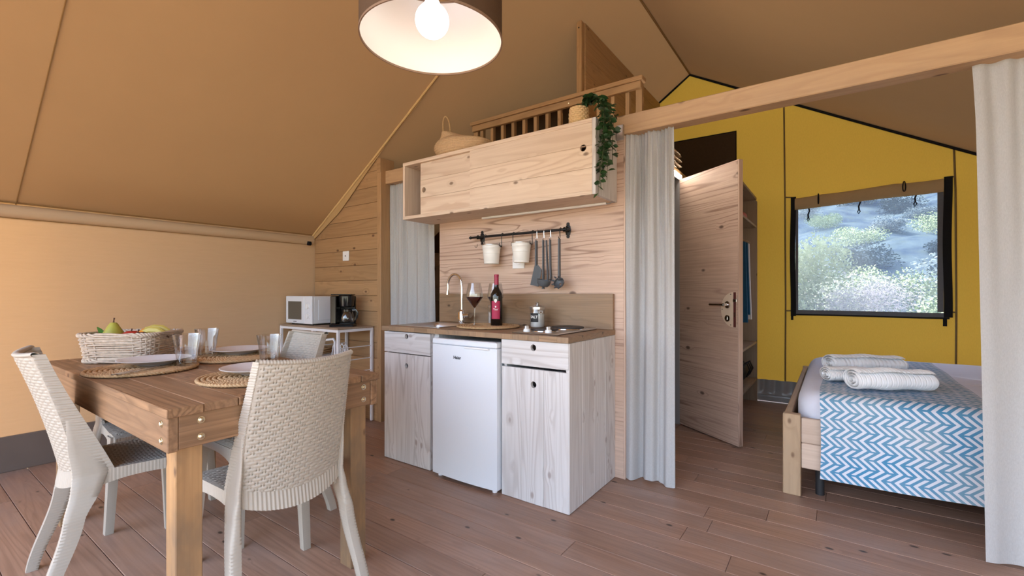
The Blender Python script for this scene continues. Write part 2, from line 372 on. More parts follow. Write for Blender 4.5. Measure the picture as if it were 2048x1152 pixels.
M['sheet'] = fabric('white_sheet', (.74, .76, .86), 0, noise=.03, weave=900, bump=.35, wr=(9, 3.0), nscale=8)
M['towel'] = fabric('white_towel', (.86, .86, .87), 0, noise=.03, weave=500, bump=.5, nscale=50)
M['reed'] = plain('seagrass_braid', (.50, .32, .165), .8, noise=.42, nscale=70, bump=.6, bscale=220)
M['jute'] = plain('pale_woven_seagrass', (.52, .35, .20), .85, noise=.30, nscale=120, bump=.5, bscale=260)
M['raffia'] = plain('raffia_pot', (.66, .46, .24), .75, noise=.2, nscale=90, bump=.4, bscale=200)
M['wicker'] = plain('whitewashed_wicker', (.52, .42, .33), .7, noise=.42, nscale=60, bump=.4, bscale=300)
M['shade_out'] = fabric('brown_linen_shade', (.115, .070, .045), .05, noise=.3, nscale=400, weave=900)
M['shade_in'] = plain('white_shade_lining', (.86, .83, .80), .6)
M['shade_rim'] = fabric('shade_rim_tape', (.26, .17, .12), 0, noise=.1)
M['bulb'] = plain('lit_bulb', (1, 1, 1), .3, emit=(1, .93, .84), estr=3.0)
M['led'] = plain('lit_led_strip', (1, 1, 1), .3, emit=(1, .93, .82), estr=14)
M['leaf'] = plain('ivy_leaf', (.020, .060, .016), .45, noise=.55, nscale=18)
M['vine'] = plain('vine_stem', (.06, .07, .025), .7)
M['pear'] = plain('green_pear', (.36, .34, .055), .45, noise=.25, nscale=25)
M['stem'] = plain('fruit_stem', (.10, .045, .025), .7)
M['apple'] = plain('red_apple', (.40, .025, .02), .3, noise=.3, nscale=14)
M['orange'] = plain('orange_peel', (.72, .26, .02), .45, bump=.3, bscale=260)
M['banana'] = plain('banana_peel', (.52, .42, .10), .5, noise=.2, nscale=20)
M['grape'] = plain('purple_grape', (.06, .02, .035), .4)
M['fruit_leaf'] = plain('green_leaf', (.05, .14, .015), .5)
M['blue_cloth'] = fabric('teal_blue_cloth', (.02, .085, .16), 0, noise=.15)
M['pink_cloth'] = fabric('pink_cloth', (.55, .22, .22), 0, noise=.15)
M['white_cloth'] = fabric('white_cloth', (.75, .74, .74), 0, noise=.06)
M['beige_cloth'] = fabric('beige_bedding', (.58, .46, .33), 0, noise=.1)
M['orange_wall'] = fabric('orange_canvas', (.50, .22, .03), .1, noise=.1)
M['beige_wall'] = plain('beige_panel', (.52, .43, .28), .5)
M['alu'] = plain('grey_frame', (.25, .235, .24), .4, metal=.2)
M['mauve'] = plain('brown_lock', (.11, .03, .028), .35)
M['lockplate'] = plain('birch_lock_plate', (.72, .58, .44), .5, noise=.06)
M['mw_window'] = plain('microwave_window', (.115, .105, .085), .18)
M['plate_dark'] = plain('dark_hole', (.01, .01, .01), .8)
def pane_mat():
    m, nt, N, L, b = mat_new('clear_plastic_pane'); N.remove(b)
    t = N.new('ShaderNodeBsdfTransparent'); t.inputs['Color'].default_value = (.68, .71, .74, 1)
    d = N.new('ShaderNodeBsdfTranslucent'); d.inputs['Color'].default_value = (.70, .78, .90, 1)
    g = N.new('ShaderNodeBsdfGlossy'); g.inputs['Roughness'].default_value = .12; g.inputs['Color'].default_value = (.8, .8, .8, 1)
    m1 = N.new('ShaderNodeMixShader'); m1.inputs[0].default_value = .125; m2 = N.new('ShaderNodeMixShader'); m2.inputs[0].default_value = .04
    L.new(t.outputs[0], m1.inputs[1]); L.new(d.outputs[0], m1.inputs[2]); L.new(m1.outputs[0], m2.inputs[1]); L.new(g.outputs[0], m2.inputs[2])
    L.new(m2.outputs[0], N['Material Output'].inputs['Surface']); return m
M['pane'] = pane_mat()

# ------------------------------------------------------------------ the tent shell
XL, XR, YF, YB = -4.218, 2.10, -1.45, 5.37
RX, RZ, EZ = -1.33, 3.59, 1.68
def roof_z(x): return RZ - (RZ-EZ)/(RX-XL)*(RX-x) if x < RX else RZ - .56*(x-RX)
ERZ = roof_z(XR)

# ground outside
def ground_mat():
    m, nt, N, L, b = mat_new('dry_grass_ground')
    tc = N.new('ShaderNodeTexCoord'); n = N.new('ShaderNodeTexNoise'); n.inputs['Scale'].default_value = 1.3; n.inputs['Detail'].default_value = 8; L.new(tc.outputs['Object'], n.inputs['Vector'])
    L.new(mix_n(N, L, n.outputs['Fac'], (.30, .30, .17), (.44, .40, .30)), b.inputs['Base Color']); b.inputs['Roughness'].default_value = .95
    return m
g = MB()
g.box(-40, 40, -40, 6.2, -.62, -.32)
struct(g.build('ground', ground_mat()))
# front deck
g = MB(); g.box(XL-.1, XR+.1, -4.2, YF-.01, -.30, -.02); struct(g.build('terrace_floor', W('floor')))

# floor: sub-floor slab with every board as a part
fl = struct(MB().box(XL-.05, XR+.05, YF, YB+.05, -.16, -.028).build('floor', plain('sub_floor', (.02, .014, .01), .9)))
rng = random.Random(11)
row = 0; PW = .14; y = .443 - 13*PW
fm = W('floor')
while y < YB-.02:
    y1 = min(y+PW, YB-.005)
    cuts = [XL+.004]; x = XL + rng.uniform(.5, 2.0)
    while x < XR-.4: cuts.append(x); x += rng.choice((1.35, 1.8, 2.1, 2.4))
    cuts.append(XR-.004)
    if abs(y-2.403) < .02: cuts = [XL+.004, -2.6, -.533, 1.5, XR-.004]
    for a, b in zip(cuts, cuts[1:]):
        dz = rng.uniform(-.0006, .0006)
        L_, W_ = (b-a), (y1-y)
        o = MB().box(-L_/2+.0008, L_/2-.0008, -W_/2+.0013, W_/2-.0013, -.024, 0, bev=.0016).build('floor_board', fm, fl, 30)
        o.location = ((a+b)/2, (y+y1)/2, dz)
    y = y1

# left canvas wall, its rolled eave and skirting
def lwall(u, v):
    y = YF+(2.56-YF)*u; z = .20 + (EZ-.20)*v
    return (XL - .012*sin(pi*v)*sin(pi*u*1.0), y, z)
wl_ = MB().sheet(lambda u, v: (XL, YF+(2.60-YF)*u, .20+(EZ-.16)*v), 12, 4)
wall_left = struct(wl_.build('wall_left', M['canvas_wall']))
b2 = MB(); b2.sheet(lambda u, v: (XL, 2.60+(YB-2.60)*u, (EZ+.04)*v), 4, 3); struct(b2.build('wall_left_rear', M['canvas_wall']))
sk = MB().box(XL-.006, XL+.012, YF, 2.555, -.0, .222, bev=.003); struct(sk.build('baseboard_left', M['vinyl']))
def roll(u, v):
    a = -pi/2*1.15 + pi*1.12*v
    yy = YF+(2.545-YF)*u; fade = 1-.55*max(0, (u-.86)/.14)
    return (XL+.002+.042*cos(a)*fade, yy, 1.630+.042*sin(a) - .0*u)
e = MB().sheet(roll, 30, 8); struct(e.build('trim_1', M['canvas_wall']))
e = MB().tube([(XL+.012, YF, 1.676), (XL+.012, 2.55, 1.690)], .004, 6); struct(e.build('trim_2', M['seam_roof']))
e = MB().tube([(XL+.01, YF, 1.583), (XL+.01, 2.5, 1.590)], .0025, 6); struct(e.build('trim_3', M['seam_roof']))
e = MB().lathe([(.020, 0), (.020, .03)], 12, cap0=True, cap1=True, m=TR(XL+.03, 2.50, 1.60) @ Matrix.Rotation(R(90), 4, 'X')); struct(e.build('trim_4', M['black_web']))

# roof
def roofL(u, v):
    x = XL + (RX-XL)*v; y = YF + (YB-YF)*u
    return (x, y, roof_z(x) - .018*sin(pi*v))
def roofR(u, v):
    x = RX + (XR-RX)*v; y = YF + (YB-YF)*u
    return (x, y, roof_z(x) - .012*sin(pi*v))
c = MB(); c.sheet(roofL, 14, 16); c.sheet(roofR, 14, 16)
bmesh.ops.remove_doubles(c.bm, verts=c.bm.verts[:], dist=.001)
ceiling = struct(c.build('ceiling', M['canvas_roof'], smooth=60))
def on_roof(x, y, d=.004):
    return (x, y, (roofL((y-YF)/(YB-YF), (x-XL)/(RX-XL)) if x <= RX else roofR((y-YF)/(YB-YF), (x-RX)/(XR-RX)))[2]-d)
sm = MB().tube([on_roof(RX, YF+.0+i*(YB-YF)/12, .006) for i in range(13)], .009, 6); sm.build('ridge_seam', M['seam_roof'], ceiling)
for yy in (.535,):
    MB().tube([on_roof(XL+(RX-XL)*i/14, yy) for i in range(15)], .0035, 5).build('roof_seam', M['seam_roof'], ceiling)
# canvas flap hanging from the roof above the plank partition
def flap(u, v):
    x = XL+.02 + (RX-XL-.02)*u; p = on_roof(x, 2.535, .0)
    d = .020 + .075*max(0, 1-abs(u-.14)/.22)
    return (p[0]+.004*sin(u*40)*v, 2.535 + .012*v, p[2] + .004 - d*v)
f_ = MB().sheet(flap, 60, 4, thick=.004)
struct(f_.build('trim_5', M['canvas_trim'], smooth=60))
MB_ = MB().tube([(on_roof(XL+.02+(RX-XL-.02)*i/20, 2.53, .012)) for i in range(21)], .009, 6); struct(MB_.build('trim_6', fabric('flap_hem', (.62, .42, .20), 0, noise=.08)))

# right wall (mostly behind the curtain) and the yellow gable with its window
struct(MB().sheet(lambda u, v: (XR, .95+(YB-.95)*u, ERZ*v), 4, 3).build('wall_right', M['canvas_wall']))
WX0, WX1, WZ0, WZ1 = -.325, .772, .93, 2.06          # window opening
def gable():
    m = MB(); yb = YB
    def quad(pts): m.bm.faces.new([m.bm.verts.new(p) for p in pts])
    def cell(x0, x1, z0a, z0b, z1a, z1b): quad(((x0,yb,z0a),(x1,yb,z0b),(x1,yb,z1b),(x0,yb,z1a)))
    xs = [XL, -3.4, -2.6, -2.0, RX, WX0, WX1, 1.4, XR]
    for a, b in zip(xs, xs[1:]):
        if a == WX0: cell(a, b, .2, .2, WZ0, WZ0); cell(a, b, WZ1, WZ1, on_roof(a, yb, 0)[2], on_roof(b, yb, 0)[2])
        else: cell(a, b, .2, .2, on_roof(a, yb, 0)[2], on_roof(b, yb, 0)[2])
    bmesh.ops.remove_doubles(m.bm, verts=m.bm.verts[:], dist=.0005)
    return m
wall_back = struct(gable().build('wall_back', M['canvas_yellow'], smooth=0, fix=False))
for x, z1 in ((-.405, 3.03), (.848, 2.37)):
    MB().tube([(x, YB-.004, .2), (x+.003, YB-.004, 1.0), (x-.002, YB-.004, 2.0), (x-.012, YB-.004, z1)], .0075, 4).build('seam', M['seam'], wall_back)
for (xa, za, xb, zb) in ((-.405, 2.085, WX0-.02, 2.075), (WX1+.03, 2.105, .845, 2.115), (-.40, .935, WX0-.0, .935), (WX1+.03, .955, .85, .95)):
    MB().tube([(xa, YB-.004, za), (xb, YB-.004, zb)], .006, 4).build('seam', M['seam'], wall_back)
# black keder along the gable top
pts = [on_roof(-2.6+(RX+2.6)*i/8, YB-.02, .015) for i in range(9)] + [on_roof(RX+(XR-RX)*i/12, YB-.02, .015) for i in range(1, 13)]
MB().tube(pts, .012, 6).build('edge_cord', M['black_web'], wall_back)
# window_1
wn1 = struct(thing('window_1', 'clear plastic tent window with black webbing edges and rolled canvas blind', 'window', (0, YB-.012, 0)))
del wn1['category']; del wn1['label']
MB().sheet(lambda u, v: (WX0+.0+(WX1-WX0)*u, .012+.004*sin(9*v)*sin(7*u), WZ0-.03+(WZ1-WZ0+.03)*v), 16, 10).build('pane', M['pane'], wn1)
def strip(name, x0, x1, z0, z1, mat, y=0, t=.006, wob=0, horiz=False):
    def f(u, v):
        x = x0+(x1-x0)*(v if horiz is False else u); z = z0+(z1-z0)*(u if horiz is False else v)
        k = u
        return (x + (wob*sin(7*k+1) if not horiz else 0), y, z + (wob*sin(5*k) if horiz else 0))
    return MB().sheet(f, 10, 1, thick=t).build(name, mat, wn1)
strip('side_webbing', WX0-.035, WX0+.010, .885, 2.075, M['black_web'], -.010, .008, .004)
strip('side_webbing', WX1-.005, WX1+.050, .905, 2.115, M['black_web'], -.010, .008, .004)
strip('inner_band', WX0+.008, WX0+.032, .94, 1.99, M['grey_web'], -.002, .004)
strip('inner_band', WX1-.042, WX1-.002, .95, 2.03, M['grey_web'], -.002, .004)
strip('bottom_band', WX0-.01, WX1+.01, .90, .945, M['grey_web'], -.004, .005, .002, True)
strip('bottom_webbing', WX0-.03, WX1+.035, .892, .906, M['black_web'], -.010, .008, .002, True)
strip('webbing_tail', WX0-.03, WX0-.008, .845, .89, M['black_web'], -.012, .006)
strip('webbing_tail', WX1-.008, WX1+.018, .83, .90, M['black_web'], -.012, .006)
def blind(u, v):
    x = WX0+.005 + (WX1-WX0-.012)*u; a = 2*pi*v
    zc = 2.005+.045*u - .004*sin(u*9) - .007*abs(sin(u*2.0*pi-1.25)); r = .058 - .004*abs(sin(u*2*pi-1.2))
    return (x, -.030+.024*cos(a), zc + r*sin(a)*1.05)
MB().sheet(blind, 40, 12).build('rolled_blind', M['blind'], wn1, smooth=60)
for (x, zt, ln, br) in ((-.125, 2.075, .10, 0), (.505, 2.105, .09, .012)):
    MB().tube([(x + (.005+br)*sin(2*pi*i/16)*(.4+.6*i/16 if i < 9 else .4+.6*(16-i)/16), -.064, zt - ln*.5 + ln*.5*cos(2*pi*i/16)) for i in range(16)], .0045, 5, closed=True).build('tie_loop', M['black_web'], wn1)
for (x, z0, ln) in ((-.205, 1.955, .135), (.192, 1.995, .140), (.588, 2.03, .150)):
    MB().tube([(x, -.012, z0), (x+.006, -.016, z0-ln*.25), (x-.006, -.018, z0-ln*.5), (x-.003, -.016, z0-ln*.7)], .007, 5).build('tie_strap', M['black_web'], wn1)
    MB().tube([(x-.003, -.017, z0-ln*.68), (x-.014, -.019, z0-ln*.85), (x-.006, -.018, z0-ln), (x+.006, -.018, z0-ln*.85), (x-.003, -.017, z0-ln*.68)], .0045, 5).build('tie_ring', M['black_web'], wn1)
# window_2: dark flap high on the gable
w2 = struct(MB().box(-1.75, -.859, YB-.016, YB-.006, 2.10, 2.845, bev=.003).build('window_2', M['dark_flap']))
MB().tube([(-1.75, YB-.018, 2.85), (-.855, YB-.018, 2.845), (-.855, YB-.018, 2.1)], .006, 5).build('flap_edge', M['black_web'], w2)
# pleated skirting under the yellow wall
def pleat(u, v):
    x = -.66+(XR+.66)*u; k = sin(x*58+2*sin(x*9))
    if v < .34: d, z = .028, .005+v/.34*.068
    else: d = .014 + .009*k*min(1, (v-.34)/.2); z = .073+(v-.34)/.66*.15
    return (x, YB-.004-d, z)
struct(MB().sheet(pleat, 260, 10).build('baseboard_back', M['vinyl_g'], smooth=60))
struct(MB().tube([(-.66, YB-.035, .073), (XR, YB-.035, .073)], .006, 6).build('trim_7', M['vinyl_g']))

# plank partition on the left with its post, part of wall_middle; planks follow the roof slope
wm = struct(MB().box(XL+.01, -3.25, 2.595, 2.603, 0, 1.66).build('wall_middle', plain('partition_core', (.05, .03, .015), .9)))
pz = .0; k = 0
while pz < 2.28:
    z1 = min(pz+.1365, 2.285); xa = XL+.012
    def xr_at(z): return max(xa, XL + (z-EZ+.02)/((RZ-EZ)/(RX-XL)))
    a0, a1 = xr_at(pz), xr_at(z1)
    if a1 < -3.27 or pz < 2.2:
        a1 = min(a1, -3.262); a0 = min(a0, -3.28)
        L_ = -3.247
        MB().prism([(a0, pz+.001), (L_, pz+.001), (L_, z1-.0012), (a1, z1-.0012)], 2.556, 2.594, 'y', bev=.002).build('plank', W('pine'), wm)
    pz = z1; k += 1
MB().box(-3.246, -3.196, 2.552, 2.70, 0, 2.285, bev=.003).build('post', W('pine', 'z'), wm)
MB().box(-3.246, -3.196, 2.548, 2.553, 2.16, 2.287, bev=.001).build('post_cap', W('pine', 'x'), wm)
# long beam over the partition
struct(MB().box(-3.195, XR-.01, 2.60, 2.70, 2.065, 2.178, bev=.004).build('trim_8', W('beam')))
br = MB().box(-1.066, -1.022, 2.588, 2.599, 2.03, 2.12, bev=.002)
struct(br.build('trim_9', M['steel']))
# kitchen wall: larch-faced panel
wk = struct(MB().box(-2.556, -1.030, 2.614, 2.655, 0, 2.062, bev=.002).build('wall_kitchen', W('larch')))
MB().box(-1.030, -1.020, 2.612, 2.657, 0, 2.06, bev=.001).build('edge_strip', W('larch', 'z'), wk)
# bathroom box behind the kitchen: wall towards the bedroom with a doorway
wb = struct(MB().box(-1.12, -1.07, 2.66, 3.345, 0, 2.10, bev=.002).build('wall_bathroom', W('larch', 'y')))
struct(MB().box(-1.12, -1.07, 4.0, 5.34, 0, 2.10).build('wall_bathroom_rear', W('larch', 'y')))
struct(MB().box(-1.125, -1.068, 3.962, 3.998, 0, 2.085, bev=.003).box(-1.125, -1.068, 3.345, 3.375, 0, 2.085, bev=.003).box(-1.125, -1.068, 3.345, 3.998, 2.07, 2.10).build('trim_10', M['alu']))
struct(MB().box(-2.5, -2.46, 2.66, 5.3, 0, 2.06).box(-2.46, -1.12, 4.34, 4.38, 0, 2.06).build('wall_bathroom_inner', M['beige_wall']))
struct(MB().box(-2.46, -1.13, 4.322, 4.339, 0, .085, bev=.003).build('baseboard_bathroom', plain('pale_skirting', (.60, .55, .50), .5)))
struct(MB().box(-1.15, -1.06, 3.38, 3.96, .0005, .006, bev=.002).build('trim_11', W('floor', 'y')))
# loft floor on top
struct(MB().box(-2.62, -1.07, 2.72, 5.33, 2.105, 2.15).build('loft_floor', W('pine')))
# loft partition of boards running into the depth
lw = struct(MB().box(-1.700, -1.690, 3.42, YB-.02, 2.15, 3.30).build('wall_loft', plain('loft_core', (.05, .03, .015), .9)))
z = 2.15
while z < 3.33:
    z1 = min(z+.153, 3.335)
    MB().box(-1.689, -1.668, 3.40, YB-.012, z+.001, z1-.001, bev=.002).build('plank', W('pine', 'y'), lw)
    z = z1
MB().box(-1.722, -1.676, 3.345, 3.398, 2.15, 3.335, bev=.003).build('post', W('pine', 'z'), lw)
MB().tube([(-1.70, 3.346, 3.28), (-1.70, 3.341, 3.28)], .006, 8).build('screw', M['black_metal'], lw)

# loft railing
ry = 3.05
rl = thing('loft_railing', 'wooden baluster railing along the loft above the wall cabinet', 'railing', (0, ry, 0))
MB().box(-2.575, -1.055, -.045, .035, 2.560, 2.590, bev=.003).build('top_rail', W('pine'), rl)
MB().box(-2.560, -1.070, -.032, -.004, 2.510, 2.559, bev=.002).build('rail_board', W('pine'), rl)
for x in (-2.545, -1.093):
    MB().box(x-.022, x+.022, -.003, .033, 2.151, 2.559, bev=.002).build('end_post', W('pine', 'z'), rl)
nb = 13
for i in range(nb):
    x = -2.475 + (1.30)*i/(nb-1)
    MB().box(x-.014, x+.014, -.0035, .0335, 2.151, 2.559, bev=.002).build('baluster', W('pine', 'z'), rl)
MB().box(-2.56, -1.07, -.031, -.004, 2.151, 2.19, bev=.002).build('bottom_rail', W('pine'), rl)
MB().lathe([(.006, 0), (.006, .003), (.003, .004)], 10, cap0=True, cap1=True, m=TR(-1.62, -.032, 2.535) @ Matrix.Rotation(R(90), 4, 'X')).build('screw', M['bolt'], rl)

lm = thing('loft_shade_box', 'dark brown box standing in for the shade behind the loft railing', 'mattress', (-2.12, 3.9, 2.151))  # added dark box, its colour stands in for the shade inside the loft
MB().box(-.40, .38, -.70, .80, 0, .50, bev=.04).build('dark_block', M['dark_flap'], lm)
# kids' room glimpsed left of the kitchen panel
bk = thing('bunk_bed', 'wooden bunk bed post and rails glimpsed beside the kitchen panel', 'bed', (0, 0, 0))
MB().box(-3.225, -3.125, 3.10, 3.20, 0, 1.50, bev=.004).build('post', W('bed', 'z'), bk)
MB().box(-3.125, -2.52, 3.13, 3.17, 1.04, 1.16, bev=.003).build('rail', W('bed', 'x'), bk)
MB().box(-3.125, -2.52, 3.13, 3.17, 1.38, 1.49, bev=.003).build('rail', W('bed', 'x'), bk)
MB().box(-3.12, -2.52, 3.20, 3.90, 1.08, 1.35, bev=.03).build('mattress', M['sheet'], bk)
struct(MB().box(-3.9, -2.51, 4.0, 4.02, 0, 1.45).build('wall_kids', M['orange_wall']))
struct(MB().box(-4.1, -2.51, 4.02, 4.05, 1.45, 2.7).build('wall_kids_upper', fabric('brown_canvas', (.10, .06, .02), 0, noise=.1)))

# ------------------------------------------------------------------ curtains
def curtain(name, label, xt, xb, y, z0, z1, folds, amp, seed, hem=.05, group=None, gather=.6):
    rg = random.Random(seed); ph = [rg.uniform(0, 6) for _ in range(6)]
    def f(u, v):
        t = 1-v                                   # v=0 top
        xa = xt[0]+(xt[1]-xt[0])*u; xc = xb[0]+(xb[1]-xb[0])*u
        k = min(1, v/.12); x = xa+(xc-xa)*(v**.8)
        uu = u + .018*sin(6*u+ph[0]+2.2*v) + .010*sin(17*u+ph[1])
        a = amp*(gather+(1-gather)*k)*(.75+.35*sin(3*u+ph[2]))
        yy = sin(2*pi*folds*uu+ph[3]+.5*sin(2.1*v+ph[4])); yy = math.copysign(abs(yy)**.8, yy)
        fine = .011*sin(2*pi*13*u+ph[5]+1.5*sin(5*u))*max(0, 1-v/.62)**1.3 + .004*sin(2*pi*7*u+ph[2]+3*v)
        return (x+.25*a*cos(2*pi*folds*uu+ph[3]), y+a*yy+fine, z1+(z0-z1)*v + .008*sin(9*u+ph[1])*v)
    o = MB().sheet(f, int(folds*18)+20, 28).build(name, M['curtain'], None, 60)
    return tag(o, label, 'curtain', group)
c1 = curtain('curtain', 'grey linen curtain bunched between the kitchen panel and the bathroom door', (-1.028, -.748), (-1.03, -.742), 2.655, .012, 2.066, 2.4, .042, 3)
c2 = curtain('curtain', 'grey linen curtain behind the sink beside the plank wall', (-3.19, -2.66), (-3.19, -2.655), 2.665, .02, 2.066, 4.2, .026, 5)
c3 = curtain('curtain', 'grey linen curtain hanging from the beam in front of the bed', (.468, 1.60), (.505, 1.64), 2.665, .012, 2.066, 4.0, .026, 9, gather=.35)

# ------------------------------------------------------------------ kitchen base units
FY = 2.03
def front(parent, name, x0, x1, z0, z1, hx, hz, vert, cuts, mat):
    """a front of glued boards; the board with the finger hole is drilled"""
    o = bpy.data.objects.new(name, None); COL.objects.link(o); o.parent = parent
    return o
lcab = thing('kitchen_cabinet', 'whitewashed wooden base cabinet under the sink, left of the fridge', 'cabinet', (0, FY, 0))
ws, wz = W('white', 'x'), W('white', 'z')
MB().box(-2.500, -2.480, .022, .575, .004, .862, bev=.002).build('side_panel', wz, lcab)
MB().box(-2.086, -2.066, .022, .575, .004, .862, bev=.002).build('side_panel', wz, lcab)
MB().box(-2.066, -2.020, .03, .575, .004, .862, bev=.002).build('filler_panel', wz, lcab)
MB().box(-2.480, -2.086, .03, .575, .01, .028).build('bottom_board', ws, lcab)
MB().box(-2.480, -2.086, .56, .572, .03, .86).build('back_board', wz, lcab)
MB().holed(-2.502, -2.066, .722, .858, 0, .020, -2.283, .832, .0165).build('drawer', ws, lcab, 30)
d = MB().holed(-2.365, -2.205, .004, .715, 0, .020, -2.283, .640, .0165).build('door', wz, lcab, 30)
MB().box(-2.502, -2.3655, 0, .020, .004, .715, bev=.001).build('board', wz, d); MB().box(-2.2045, -2.066, 0, .020, .004, .715, bev=.001).build('board', wz, d)
rcab = thing('kitchen_cabinet', 'whitewashed wooden base cabinet under the hob, right of the fridge', 'cabinet', (0, FY, 0))
MB().box(-1.506, -1.488, .022, .575, .004, .862, bev=.002).build('side_panel', wz, rcab)
for i in range(4):
    a = .001+.146*i; MB().box(-1.105, -1.085+.0006*(i % 2), a+.0008, a+.1452, .002, .863, bev=.0016).build('side_board', W('white', 'z'), rcab)
MB().box(-1.488, -1.105, .03, .575, .01, .028).build('bottom_board', ws, rcab)
MB().box(-1.488, -1.105, .56, .572, .03, .86).build('back_board', wz, rcab)
MB().holed(-1.507, -1.090, .728, .862, -.002, .018, -1.298, .828, .0175).build('drawer', ws, rcab, 30)
d = MB().holed(-1.375, -1.235, .002, .713, 0, .020, -1.298, .632, .0175).build('door', wz, rcab, 30)
MB().box(-1.507, -1.3756, 0, .020, .002, .713, bev=.0012).build('board', wz, d); MB().box(-1.2344, -1.090, 0, .020, .002, .713, bev=.0012).build('board', wz, d)

# fridge
fr = thing('fridge', 'white undercounter fridge between the two base cabinets', 'fridge', (-1.765, FY, 0))
MB().box(-.238, .238, .02, .53, .022, .822, bev=.006).build('body', M['white_gloss'], fr)
def fdoor(u, v):
    x = -.247+.494*u; return (x, -.030-.012*(1-(2*u-1)**2)-0.0, .022+.785*v)
MB().sheet(fdoor, 16, 3, thick=lambda u, v: (-.247+.494*u, .018, .022+.785*v)).build('door', M['white_gloss'], fr)
MB().box(-.247, .247, -.036, .020, .8085, .842, bev=.006).build('top_trim', M['white_gloss'], fr)
MB().box(.02, .20, -.049, -.036, .797, .8075, bev=.003).build('handle', M['white_plastic'], fr)
for x in (-.21, .21): MB().lathe([(.014, 0), (.014, .022)], 12, c=(x, .0, 0), cap0=True, cap1=True).build('foot', M['white_plastic'], fr)
me = text_mesh('Haier', .026, .0004, .0006); me.transform(TR(-.035, -.0432, .738) @ Matrix.Rotation(R(90), 4, 'X')); me.materials.append(M['dark_print']); inst('lettering', me, fr)

# worktop with sink opening, backsplash
wt = thing('worktop', 'brown stained wooden worktop across the base cabinets', 'worktop', (0, 0, 0))
SX0, SX1, SY0, SY1 = -2.44, -2.06, 2.10, 2.46
g = MB(); zt0, zt1 = .865, .894
g.box(-2.515, SX0, 2.018, 2.612, zt0, zt1).box(SX1, -1.083, 2.018, 2.612, zt0, zt1).box(SX0, SX1, 2.018, SY0, zt0, zt1).box(SX0, SX1, SY1, 2.612, zt0, zt1)
bmesh.ops.remove_doubles(g.bm, verts=g.bm.verts[:], dist=.0002)
g.build('top_board', W('top'), wt)
x = -2.515; rg = random.Random(4)
while x < -1.085:
    x1 = min(x+rg.uniform(.06, .13), -1.083)
    MB().box(x+.0003, x1-.0003, 2.0165, 2.0185, zt0, zt1-.001).build('edge_lamella', W('top', rg.choice('xz')), wt); x = x1
MB().box(-2.535, -1.088, 2.590, 2.6135, zt1+.0005, 1.112, bev=.002).build('backsplash', W('top'), wt)

sk_ = thing('sink', 'stainless steel inset sink at the left of the worktop', 'sink', (0, 0, zt1))
def rr(x0, x1, y0, y1, r, n=5):
    P = []
    for cx, cy, a0 in ((x1-r, y1-r, 0), (x0+r, y1-r, 90), (x0+r, y0+r, 180), (x1-r, y0+r, 270)):
        for i in range(n+1): a = R(a0+90*i/n); P.append((cx+r*cos(a), cy+r*sin(a)))
    return P
loops = [(0, .0005, .02), (-.0, .004, .02), (.018, .005, .03), (.024, .001, .03), (.030, -.02, .04), (.036, -.135, .045), (.060, -.145, .05)]
g = MB(); prev = None
for ins, z, r in loops:
    P = rr(SX0-.012+ins, SX1+.012-ins, SY0-.012+ins, SY1+.012-ins, r); vs = [g.bm.verts.new((p[0], p[1], z)) for p in P]
    if prev:
        for i in range(len(vs)): g.bm.faces.new((prev[i], prev[(i+1) % len(vs)], vs[(i+1) % len(vs)], vs[i]))
    prev = vs
g.bm.faces.new(prev); g.build('basin', M['steel'], sk_)
MB().lathe([(.03, -.1445), (.03, -.142), (.022, -.141), (0, -.143)], 16, c=((SX0+SX1)/2, (SY0+SY1)/2, 0)).build('drain', M['chrome'], sk_)
# faucet
fx, fy = -2.232, 2.515
fa = thing('faucet', 'chrome swan-neck tap behind the sink', 'tap', (fx, fy, zt1+.0006), R(-4))
MB().lathe([(.028, 0), (.028, .006), (.0235, .010), (.0235, .085), (.020, .095), (.0145, .10)], 20, cap0=True, cap1=True).build('body', M['chrome'], fa)
pts = [(0, 0, .095), (0, 0, .275)]
for i in range(1, 13): a = pi*i/12*1.06; pts.append((-.075+.075*cos(a), 0, .275+.086*sin(a)))
p = pts[-1]; pts += [(p[0]-.004, 0, p[2]-.035)]
MB().tube(pts, .0105, 12).build('spout', M['chrome'], fa)
MB().tube([(p[0]-.003, 0, p[2]-.022), (p[0]-.006, 0, p[2]-.050)], .0135, 12).build('aerator', M['chrome'], fa)
MB().tube([(.018, 0, .058), (.045, -.003, .058), (.088, -.006, .060)], [.015, .020, .020], 14).build('lever', M['chrome'], fa)
MB().box(-.009, -.004, -.0252, -.0235, .03, .08).build('temperature_mark', plain('orange_mark', (.75, .28, .03), .4), fa)

# hob
hb = thing('hob', 'steel two-plate electric hob set in the right of the worktop', 'hob', (-1.325, 2.315, zt1))
MB().box(-.148, .148, -.24, .24, .0006, .009, bev=.004).build('tray', M['steel'], hb)
for (x, y, r) in ((-.02, -.095, .078), (.015, .115, .096)):
    MB().lathe([(r+.006, .009), (r+.006, .013), (r, .015), (r, .021), (r-.006, .0225), (.03, .0225), (.028, .021), (0, .021)], 32, c=(x, y, 0)).build('hotplate', M['hotplate'], hb)
    MB().lathe([(r+.010, .0091), (r+.009, .0125), (r+.006, .0132)], 32, c=(x, y, 0)).build('trim_ring', M['chrome'], hb)
for x in (-.075, .065):
    MB().lathe([(.020, .009), (.020, .013), (.017, .024), (.008, .026)], 16, c=(x, -.195, 0), cap1=True).cbox((x, -.195, .032), (.010, .030, .018), bev=.003).build('knob', M['white_plastic'], hb)

